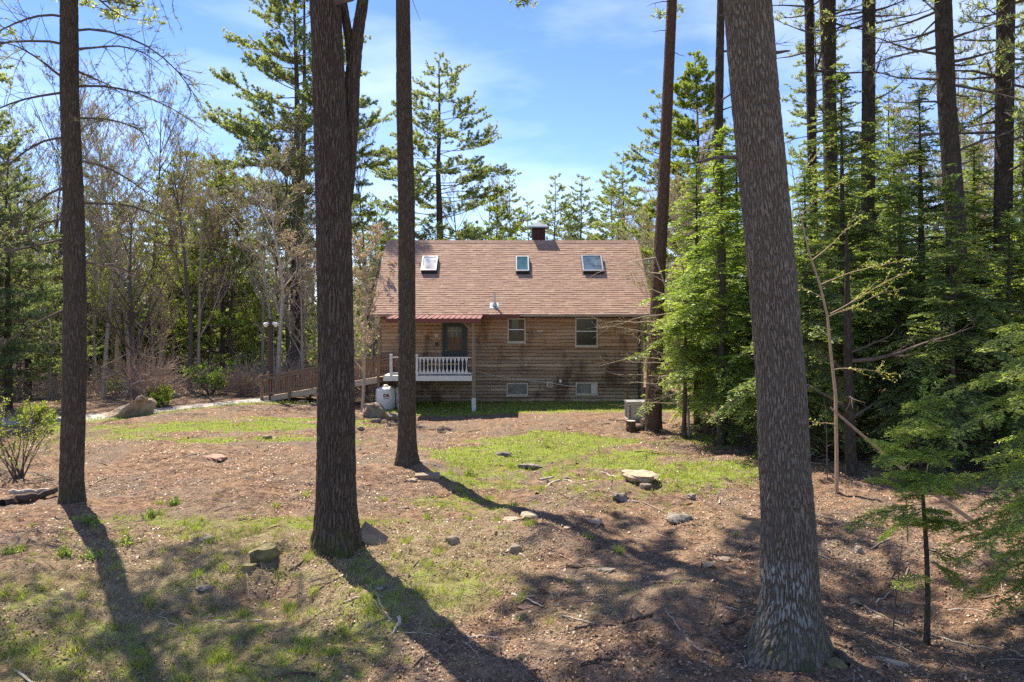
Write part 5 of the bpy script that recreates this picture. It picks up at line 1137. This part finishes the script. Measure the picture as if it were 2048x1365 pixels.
stick([(1120,1112),(1140,1121),(1162,1133)], .014, 'tan_wood', 'short tan stick below the leaf mound')
stick([(1728,1214),(1780,1242),(1840,1265)], .022, 'tan_wood', 'longer fallen stick right of the huge trunk', r1=.014, twigs=2)
stick([(1740,1226),(1790,1252),(1830,1268)], .014, 'bone', 'fallen stick lying parallel just in front of the longer one')
stick([(1860,1268),(1910,1285),(1990,1300)], .012, 'bone', 'thin grey stick at the lower right')
stick([(1895,1222),(1930,1218),(1970,1225)], .013, 'bone', 'pale stick in the leaves at the right edge')
stick([(1738,1290),(1755,1305),(1770,1312)], .012, 'tan_wood', 'short stick beyond the split board')
stick([(180,973),(200,962),(218,956)], .02, 'tan_wood', 'curved stick right of the leftmost trunk')
stick([(1395,895),(1402,905),(1412,915)], .014, 'bone', 'small pale stick near the hemlocks')
stick([(1450,1216),(1480,1222)], .012, 'bone', 'stub of pale stick left of the huge trunk')
stick([(1446,1250),(1470,1243),(1490,1236)], .015, 'rot', 'short dark stick against the huge trunk roots')
stick([(795,1018),(835,1016)], .02, 'bone', 'pale stick in the grass right of the oak')
stick([(1025,985),(1050,980)], .016, 'bone', 'short stick left of the exposed root')
stick([(0,1012,.0),(50,1003,.02),(112,992,.0)], .10, 'rot', 'old dark log lying beside the leftmost trunk', 'log', 'log', r1=.08)
stick([(20,993,.05),(60,990,.05),(95,988,.04)], .055, 'branch_grey', 'grey log lying just behind the old dark log', 'log', 'log', r1=.05)
# exposed roots
for k, (pts, r0, lab) in enumerate([
  ([(1072,990),(1090,976),(1110,964),(1135,961),(1165,970),(1200,985)], .055, 'pale arching exposed root on the low mound in the centre'),
  ([(1080,960),(1105,955),(1140,958)], .045, 'short grey root just beyond the arching root'),
  ([(1190,942),(1215,948),(1240,955)], .04, 'root running toward the large flat tan stone'),
  ([(1240,1000),(1260,1003),(1283,1006)], .03, 'bare white root beside the streaked dark rock'),
  ([(880,932),(848,925),(835,920)], .05, 'root at the right of the slim pine'),
  ([(1500,1290),(1470,1300),(1440,1306)], .05, 'root spreading left from the huge trunk'),
  ([(1640,1285),(1672,1310),(1700,1335)], .06, 'mossy root spreading right from the huge trunk')]):
    stick(pts, r0, 'branch_grey' if k < 5 else 'rot', lab, 'root', 'root', r1=r0*.4, lift=-r0*.8)
# leaning dead pole
a_ = np.array(pt(1660, 815, 16.5)); e_ = np.array(at(1966, 1060)); lp_ = np.linspace(0, 1, 9)[:, None]; P_ = (e_+np.array([0, 0, .03]))*(1-lp_)+a_*lp_; P_ -= e_; P_[:, 2] -= .08*np.sin(np.linspace(0, PI, 9)); mb = MB(); mb.tubes(P_, np.linspace(.048, .022, 9), 9); mb.tubes(curve(P_[3], (-.2, -.2, 1), .5, 5, wig=.15), np.linspace(.012, .004, 5), 4)
ob = mb.build('dead_pole', M['tan_wood']); ob.location = e_; tag(ob, 'long brown dead pole leaning through the right wood down to the ground', 'dead tree')
# wood pile by the reddish pine
x_, D_, z_ = at(1262, 863); st_ = thing('stump', 'sawn stump at the left of the log pile by the generator', 'stump', (x_, D_, z_))
mb = MB(); trunk(mb, [(0, 0, -.2, .17), (0, 0, .37, .16)], 40, .03, .02, (9, 3), .15, s=2); mb.build('bark', M['bark_red'], st_); mb = MB(); mb.lathe([(.155, .362), (.155, .372)], (0,0,0), 24); mb.build('cut_face', M['bone'], st_)
for k, (px, py, az, L_, hz, lab) in enumerate([(1280, 861, .5, .42, .10, 'split firewood log lying right of the stump'), (1296, 859, -.6, .40, .09, 'firewood log lying against the reddish pine'), (1286, 858, 1.2, .36, .27, 'firewood log resting on top of the lower two'), (1302, 863, .2, .34, .08, 'shortest firewood log at the right of the pile')]):
    x_, D_, z_ = at(px, py); t_ = thing('firewood_log', lab, 'log', (x_, D_, z_+hz), az, 'firewood logs beside the stump'); dv = np.array([math.cos(.1), 0, math.sin(.1)])*L_/2
    mb = MB(); mb.tubes(np.array([-dv, -dv*.3, dv*.3, dv]), np.array([.095, .1, .097, .092]), 12); mb.build('bark', M['bark_red'] if 0 else M['rot'], t_)
    for s_ in (-1, 1): mb = MB(); mb.tubes(np.array([dv*s_*.99, dv*s_*1.02]), np.array([.088, .086]), 12); mb.add([tuple(dv*s_*1.02)]+[tuple(dv*s_*1.02+np.array([0, math.cos(q)*.086, math.sin(q)*.086])) for q in np.arange(12)*PI/6], None, [(0, 1+q, 1+(q+1) % 12) for q in range(12)]); mb.build('cut_end', M['tan_wood'], t_)

# ---------------------------------------------------------------- shrubs
def shrub(name, px, py, H, W_, n, mat, bmat, lab, s, leafn=6, leaf=(.05, .03), tri=3):
    r_ = np.random.default_rng(s); x_, D_, z_ = at(px, py); t = thing(name, lab, 'shrub', (x_, D_, z_)); tr, bu = MB(), MB()
    for k in range(n):
        a_ = r_.random()*6.28; q = r_.uniform(.15, 1); P_ = curve((r_.normal(0, .06), r_.normal(0, .06), -.05), (math.cos(a_)*q*W_/H, math.sin(a_)*q*W_/H, 1), H*r_.uniform(.65, 1.1), 7, up=-.2, wig=.09, rng=r_)
        tr.tubes(P_, np.linspace(.014, .004, 7)*(1+H*.3), 4); cur = [P_]
        for lv in range(2):
            nx = []
            for Q_ in cur:
                pp, dd = resample(Q_, r_.uniform(.25, 1, tri+2-lv)); nx += [curve(a2, unit(b2+r_.normal(0, .5, 3)), H*r_.uniform(.15, .38)*(.7 if lv else 1), 4, wig=.1, rng=r_) for a2, b2 in zip(pp, dd)]
            tr.tubes(np.stack(nx), np.tile(np.linspace(.006, .0025, 4), (len(nx), 1)), 3); cur = nx
        if leafn:
            for Q_ in cur: c_, d_ = resample(Q_, r_.uniform(.1, 1, leafn)); bu.leaves(c_+r_.normal(0, .015, c_.shape), unit(d_+r_.normal(0, .8, c_.shape)), unit(r_.normal(0, 1, c_.shape)+np.array([0, 0, .8])), leaf[0]*r_.uniform(.6, 1.3, leafn), leaf[1])
    tr.build('stems', M[mat], t)
    if bu.n: bu.build('leaves', M[bmat], t)
    return t
M['reddish'] = simple('reddish_twig', (.36,.24,.19), .8, .25, 9)
shrub('leafy_shrub', 38, 958, 1.75, 1.35, 15, 'branch', 'bud_green', 'vase-shaped shrub with small fresh green leaves at the left edge', 1, 4, (.05, .03))
shrub('leafy_shrub', -20, 930, 1.6, 1.2, 12, 'branch', 'bud_green', 'fresh-leaved shrub cut by the left edge', 5, 7, (.055, .035))
shrub('bare_shrub', 298, 812, 2.6, 1.9, 34, 'reddish', 'bud', 'reddish twiggy bare shrub beside the big tilted slab', 2, 1, (.03, .015))
shrub('bare_shrub', 484, 792, 1.3, 1.1, 40, 'reddish', 'bud', 'low reddish rounded bush left of the ramp foot', 3, 2, (.04, .03))
shrub('leafy_shrub', 232, 788, .9, 1.0, 18, 'branch', 'bud_green', 'yellow-green plant behind the big tilted slab', 4, 8, (.08, .05))
shrub('leafy_shrub', 322, 812, .8, .9, 20, 'branch', 'bud_green', 'yellow-green plant at the foot of the reddish twiggy shrub', 6, 9, (.09, .055))
shrub('leafy_shrub', 420, 790, 1.5, 1.2, 14, 'branch', 'hemlock', 'broad-leaved green shrub beyond the path', 8, 8, (.11, .06))
shrub('leafy_shrub', 60, 860, .9, 1.4, 18, 'branch', 'bud_green', 'low green plant between path and left shrub', 9, 8, (.08, .045))
shrub('bare_shrub', 730, 800, 1.6, 1.0, 18, 'branch_pale', 'bud', 'pale twiggy shrub under the high end of the ramp', 10, 2, (.04, .02))
# ferny weeds on the left slope
for k, (px, py, H_, lab) in enumerate([(185,1045,.20,'leafy green weed below the leftmost trunk'), (350,1010,.20,'bright green weed above the left hollow'), (130,1110,.17,'low green weed at the far left of the slope'), (255,1090,.16,'tuft of green weed mid-slope'), (940,950,.18,'bright broadleaf weed near the timber block'), (20,1110,.16,'small weed at the left picture edge'), (190,1120,.18,'weed patch low on the left slope'), (300,1035,.2,'weed right of the leftmost trunk')]):
    shrub('weed', px, py, H_, H_*1.1, 16, 'hemlock', 'bud_green' if k == 4 else 'hemlock', lab, 50+k, 3, (.035, .02), 1)['category'] = 'weed'
# daffodils at far right
for k, (px, py, wh) in enumerate([(1948, 856, 'leftmost'), (1962, 853, 'middle'), (1972, 857, 'rightmost')]):
    x_, D_, z_ = at(px, py); t = thing('daffodils', wh+' clump of yellow daffodils beyond the thick leaning pine', 'flowers', (x_, D_, z_), group='daffodil clumps at the right edge'); st, fl = MB(), MB(); c_ = RNG.normal(0, .22, (60, 3))*np.array([1, 1, 0]); st.leaves(c_, np.array([0, 0, 1.])+RNG.normal(0, .2, (60, 3)), RNG.normal(0, 1, (60, 3)), .32, .02)
    c2 = np.repeat(c_[:14]+np.array([0, 0, .32]), 5, 0); fl.leaves(c2, unit(RNG.normal(0, 1, c2.shape)), unit(RNG.normal(0, 1, c2.shape)), .05, .035); st.build('stems', M['bud_green'], t); fl.build('blooms', simple('yellow_petal', (.8, .6, .03), .6, .1), t)

# ---------------------------------------------------------------- the wood all round: copies
def region(px):
    return ('at the far left edge' if px < 130 else 'in the left wood' if px < 640 else 'behind the cabin' if px < 1330 else 'behind the right hemlocks')
kinds = {'F1': (pF1, 'tall thin-crowned pine deep in the wood'), 'F2': (pF2, 'tall ragged blue-green pine deep in the wood'), 'W': (pW, 'soft blue-green pine in the understorey'), 'X': (pX, 'light green young pine in the understorey'), 'b1': (b1, 'grey bare tree'), 'b2': (b2, 'dark-barked bare tree'), 'b3': (b3, 'pale slender bare tree'), 'b4': (b4, 'bare tree with yellow-green buds'), 'D': (hD, 'dark hemlock'), 'E': (hE, 'small light hemlock')}
rr = random.Random(4); SC = {}
def scatter(n, px0, px1, d0, d1, mix, sc=(.8, 1.15), zs=(.85, 1.1), mind=1.2):
    placed = []; tries = 0
    while len(placed) < n and tries < n*30:
        tries += 1; D_ = rr.uniform(d0, d1); px = rr.uniform(px0, px1); x_ = (px-1024)/F_PX*D_
        if any((x_-a)**2+(D_-b)**2 < mind**2 for a, b in placed): continue
        if abs(D_-float(path_line(x_))) < 2 and x_ < -10: continue
        if abs(x_) < 8 and D_ < 48: continue
        placed.append((x_, D_)); k = rr.choices(list(mix), list(mix.values()))[0]; src, lab = kinds[k]; reg = region(px); s_ = rr.uniform(*sc)
        o_ = put(src, px, D_, rr.random()*6.28, s_, s_*rr.uniform(*zs), lab+' '+reg, 'woodland trees '+reg); SC.setdefault((lab, reg), []).append((px, o_))
scatter(60, -60, 640, 41, 62, {'b1': 7, 'b2': 5, 'b3': 8, 'b4': 7, 'E': 1.5}, zs=(.65, 1.0))
scatter(52, -100, 760, 62, 100, {'b1': 6, 'b2': 4, 'b3': 7, 'b4': 6, 'W': .5, 'X': .5, 'E': 3}, zs=(.65, .95))
scatter(26, 700, 1330, 62, 105, {'b1': 3, 'b2': 3, 'b3': 2, 'b4': 4, 'X': 1}, zs=(.65, .95))
scatter(26, 1300, 1480, 42, 90, {'b1': 4, 'b2': 3, 'b3': 4, 'b4': 3, 'X': 1.5, 'W': .6}, zs=(.6, .9))
scatter(44, 1480, 2150, 32, 85, {'b1': 3, 'b2': 3, 'b3': 3, 'b4': 3, 'F1': 2, 'D': 3, 'E': 3, 'X': 1}, zs=(.7, .95))
scatter(12, -300, -40, 30, 60, {'W': 2, 'b1': 2, 'F1': 2, 'D': 2}); scatter(8, 2100, 2500, 18, 50, {'D': 3, 'F1': 3, 'E': 1})
ORD = 'first second third fourth fifth sixth seventh eighth ninth tenth eleventh twelfth thirteenth fourteenth fifteenth sixteenth seventeenth eighteenth nineteenth twentieth'.split()
for (lab, reg), lst in SC.items():
    lst.sort(key=lambda t: t[0]); n_ = len(lst)
    for k, (px, o_) in enumerate(lst):
        if n_ == 1: continue
        w_ = 'leftmost' if k == 0 else 'rightmost' if k == n_-1 else (ORD[k]+' from the left') if k < 20 else (ORD[n_-1-k]+' from the right')
        o_['label'] = lab.replace(' in the understorey', '').replace(' deep in the wood', '')+' '+reg+', '+w_+' of these'
# tangled brush on the wood's floor
mb = MB(); r_ = np.random.default_rng(88); n_ = 26000; Y_ = 40+70*r_.random(n_)**1.3; X_ = r_.uniform(-1, 1, n_)*(Y_*.75+4); k_ = ((np.abs(X_+1) > 10) | (Y_ > 50)) & (fbm(X_*.25, Y_*.25, 33, 3) > .42) & ((X_ > -8) | (Y_ > path_line(X_)+4)); X_, Y_ = X_[k_], Y_[k_]; n_ = len(X_)
b_ = np.stack([X_, Y_, gz(X_, Y_)], -1); h_ = r_.gamma(3, .32, n_)[:, None]; d_ = unit(np.stack([r_.normal(0, .5, n_), r_.normal(0, .5, n_), np.ones(n_)], -1)); e_ = b_+d_*h_; mb.tubes(np.stack([b_, (b_+e_)/2+r_.normal(0, .06, b_.shape), e_], 1), np.tile([.016, .012, .007], (n_, 1)), 3)
s_ = np.repeat(b_+d_*h_*.6, 3, 0); f_ = s_+unit(r_.normal(0, 1, s_.shape)+np.array([0, 0, .7]))*np.repeat(h_, 3, 0)*.45; mb.tubes(np.stack([s_, (s_+f_)/2, f_], 1), np.tile([.010, .008, .005], (len(s_), 1)), 3)
tag(mb.build('brush', M['branch_pale']), 'tangle of pale bare brush on the floor of the wood', 'brush', kind='stuff')
for src, _l in kinds.values():          # a kind that found no place is not left standing at the origin
    if src.name not in put.__defaults__[-1]:
        for ch_ in list(src.children): bpy.data.objects.remove(ch_)
        bpy.data.objects.remove(src)
# far wood as one mass: grey-brown stems and twigs
fw = MB(); r_ = np.random.default_rng(8); n_ = 1500; X_ = r_.uniform(-110, 110, n_); Y_ = r_.uniform(98, 165, n_); Hh = r_.uniform(5, 12.5, n_)
bz = gz(X_, Y_); base = np.stack([X_, Y_, bz-.3], -1); top_ = base+np.stack([r_.normal(0, .5, n_), r_.normal(0, .5, n_), Hh], -1); fw.tubes(np.stack([base, (base+top_)/2+r_.normal(0, .15, base.shape), top_], 1), np.stack([r_.uniform(.08, .22, n_), r_.uniform(.06, .13, n_), np.full(n_, .02)], 1), 3)
k_ = 16; t_ = r_.uniform(.25, 1, (n_, k_))[..., None]; s_ = base[:, None]*(1-t_)+top_[:, None]*t_; e_ = s_+np.stack([r_.normal(0, 1.1, (n_, k_)), r_.normal(0, 1.1, (n_, k_)), r_.uniform(.3, 1.8, (n_, k_))], -1); s_ = s_.reshape(-1, 3); e_ = e_.reshape(-1, 3)
fw.tubes(np.stack([s_, (s_+e_)/2+r_.normal(0, .15, s_.shape), e_], 1), np.tile([.045, .03, .015], (len(s_), 1)), 3)
tag(fw.build('far_woods', M['branch_grey']), 'distant mass of bare grey woodland behind everything', 'woodland', kind='stuff')
fu = MB(); n_ = 260000; X_ = r_.uniform(-100, 100, n_); Y_ = r_.uniform(50, 150, n_); c_ = np.stack([X_, Y_, gz(X_, Y_)+r_.beta(1.2, 2.6, n_)*7*(.3+fbm(X_*.12, Y_*.12, 3, 3))], -1)
keep = fbm(X_*.15, Y_*.15, 71, 3) > .40; c_ = c_[keep]; fu.leaves(c_, unit(r_.normal(0, 1, c_.shape)), unit(r_.normal(0, 1, c_.shape)), r_.uniform(.25, .5, len(c_)), .18)
tag(fu.build('far_undergrowth', M['needle_blue']), 'distant green undergrowth among the far bare woods', 'undergrowth', kind='stuff')

# ---------------------------------------------------------------- grass, litter
m_, N_, L_, P_ = newmat('stick_mix'); L_.new(ramp(N_, L_, attr(N_, 'rnd').outputs['Fac'], [(0, (.07,.05,.04)), (.5, (.20,.14,.10)), (.8, (.36,.28,.21)), (1, (.55,.48,.40))]), P_.inputs['Base Color']); P_.inputs['Roughness'].default_value = .9; M['stickmix'] = m_
def sample(n, fn, x0, x1, y0, y1, s, pw=1.):
    r_ = np.random.default_rng(s); y = y0+(y1-y0)*r_.random(n)**pw; x = r_.uniform(-1, 1, n)*(y*.68+1.0); k = (x > x0) & (x < x1); x, y = x[k], y[k]; m_ = r_.random(len(x)) < fn(x, y); return x[m_], y[m_], r_
def blades(mb, x, y, r_, h, w, lean=.5):
    n = len(x); z = gz(x, y)-.005; b = np.stack([x, y, z], -1); d = unit(np.stack([r_.normal(0, lean, n), r_.normal(0, lean, n), np.ones(n)], -1)); mb.leaves(b, d, unit(r_.normal(0, 1, (n, 3))), h*r_.uniform(.5, 1.4, n), w, mid=.3, rnd=r_.random(n))
mb = MB(); x, y, r_ = sample(120000, lambda x, y: green(x, y)**1.3, -30, 20, 7, 37.5, 5, .9); ph = .5+fbm(x*.8, y*.8, 5, 3); blades(mb, x, y, r_, .055*ph+.002*y*.6, .007+.0006*y, .45)
# clumps in the foreground
cx, cy, r_ = sample(6500, lambda x, y: np.clip(green(x, y)*.9+dry(x, y)*.22, 0, 1), -12, 9, 7, 22, 6); q = 22; x = np.repeat(cx, q)+r_.normal(0, .03, len(cx)*q); y = np.repeat(cy, q)+r_.normal(0, .03, len(cx)*q); blades(mb, x, y, r_, .10, .008, .7)
cx, cy, r_ = sample(1500, lambda x, y: np.clip(.16*gauss(x, y, -6, 13.5, 4.5, 2.6)+.10*gauss(x, y, -4, 10.5, 3.5, 2)+.12*gauss(x, y, -1, 15, 2.5, 3)+.3*green(x, y), 0, 1), -12, 9, 7, 22, 46); q = 55; x = np.repeat(cx, q)+r_.normal(0, .05, len(cx)*q); y = np.repeat(cy, q)+r_.normal(0, .05, len(cx)*q); blades(mb, x, y, r_, .15, .010, .6)
M['grass'] = leafmat('grass', [(.13,.19,.035), (.22,.31,.05), (.34,.43,.09), (.44,.45,.17)], .4); tag(mb.build('grass', M['grass']), 'short green grass in patches over the yard', 'grass', kind='stuff')
mb = MB(); cx, cy, r_ = sample(8500, lambda x, y: np.clip(dry(x, y), 0, 1), -12, 9, 7, 22, 16); q = 20; x = np.repeat(cx, q)+r_.normal(0, .04, len(cx)*q); y = np.repeat(cy, q)+r_.normal(0, .04, len(cx)*q); blades(mb, x, y, r_, .14, .007, 1.2)
M['straw'] = leafmat('straw', [(.20,.16,.09), (.38,.31,.17), (.58,.49,.30)], .3, (1, 1, 1)); tag(mb.build('dry_grass', M['straw']), 'matted dry straw-coloured grass on the near slope', 'dry grass', kind='stuff')
def lit(x, y): return np.clip(.14+.4*sstep(2.5, 6.5, x)+.75*sstep(.46, .60, fbm(x*.8, y*.8, 91, 4))-.3*green(x, y), 0, 1)
mb = MB(); x, y, r_ = sample(170000, lit, -16, 22, 6.5, 38, 26, 1.1); n = len(x); b = np.stack([x, y, gz(x, y)+.006+.02*r_.random(n)], -1); nn = unit(np.stack([r_.normal(0, .45, n), r_.normal(0, .45, n), np.ones(n)], -1)); mb.leaves(b, unit(np.cross(nn, unit(r_.normal(0, 1, (n, 3))))), nn, r_.uniform(.02, .07, n), r_.uniform(.015, .045, n), rnd=r_.random(n))
M['litter'] = leafmat('fallen_leaves', [(.09,.05,.035), (.22,.12,.075), (.36,.22,.14), (.52,.38,.27)], .12, (1, 1, 1)); tag(mb.build('leaf_litter', M['litter']), 'fallen brown leaves strewn over the yard', 'leaves', kind='stuff')
mb = MB(); x, y, r_ = sample(16000, lambda x, y: np.full(len(x), .55), -12, 12, 6.5, 22, 27); n = len(x); L_ = r_.uniform(.05, .28, n); a_ = r_.random(n)*6.28; b = np.stack([x, y, gz(x, y)+.004], -1); e_ = b+np.stack([np.cos(a_)*L_, np.sin(a_)*L_, np.zeros(n)], -1); e_[:, 2] = gz(e_[:, 0], e_[:, 1])+.008; md = (b+e_)/2; md[:, :2] += r_.normal(0, .012, (n, 2)); md[:, 2] = gz(md[:, 0], md[:, 1])+.008
mb.tubes(np.stack([b, md, e_], 1), np.stack([r_.uniform(.0015, .005, n)]*3, 1)*np.array([1, .9, .5]), 3); tag(mb.build('fallen_twigs', M['tan_wood']), 'tiny twigs and needles scattered over the soil', 'twigs', kind='stuff')
mb = MB(); x, y, r_ = sample(1100, lambda x, y: np.full(len(x), .6), -12, 14, 6.5, 30, 29, 1.2); n = len(x); L_ = r_.gamma(3, .11, n)+.08; a_ = r_.random(n)*6.28; t_ = np.linspace(-.5, .5, 5)[None]; P_ = np.stack([x[:, None]+np.cos(a_)[:, None]*L_[:, None]*t_+r_.normal(0, .012, (n, 5)), y[:, None]+np.sin(a_)[:, None]*L_[:, None]*t_+r_.normal(0, .012, (n, 5)), np.zeros((n, 5))], -1); P_[..., 2] = gz(P_[..., 0], P_[..., 1])+.01+.02*r_.random((n, 1))
mb.tubes(P_, (r_.gamma(3, .0022, n)+.003)[:, None]*np.array([1, .95, .85, .7, .4]), 5); tag(mb.build('fallen_sticks', M['stickmix']), 'scattered small dead sticks over the yard', 'sticks', kind='stuff')
mb = MB(); x, y, r_ = sample(7000, lambda x, y: .25+.5*(fbm(x*.5, y*.5, 14, 3) > .5), -12, 12, 6.5, 28, 28); n = len(x); b = np.stack([x, y, gz(x, y)+.002], -1); rr_ = r_.gamma(2, .008, n)+.006
oc = np.array([(1,0,0),(0,1,0),(-1,0,0),(0,-1,0),(0,0,.7),(0,0,-.7)], float); ct = np.array([(0,1,4),(1,2,4),(2,3,4),(3,0,4)]); V = b[:, None]+oc[None]*rr_[:, None, None]*r_.uniform(.6, 1.4, (n, 6, 1)); T = (ct[None]+(np.arange(n)*6)[:, None, None]).reshape(-1, 3); mb.add(V.reshape(-1, 3), None, T, rt=np.repeat(r_.random(n), 4)); tag(mb.build('pebbles', M['stone']), 'small pale stones and chips in the soil', 'pebbles', kind='stuff')
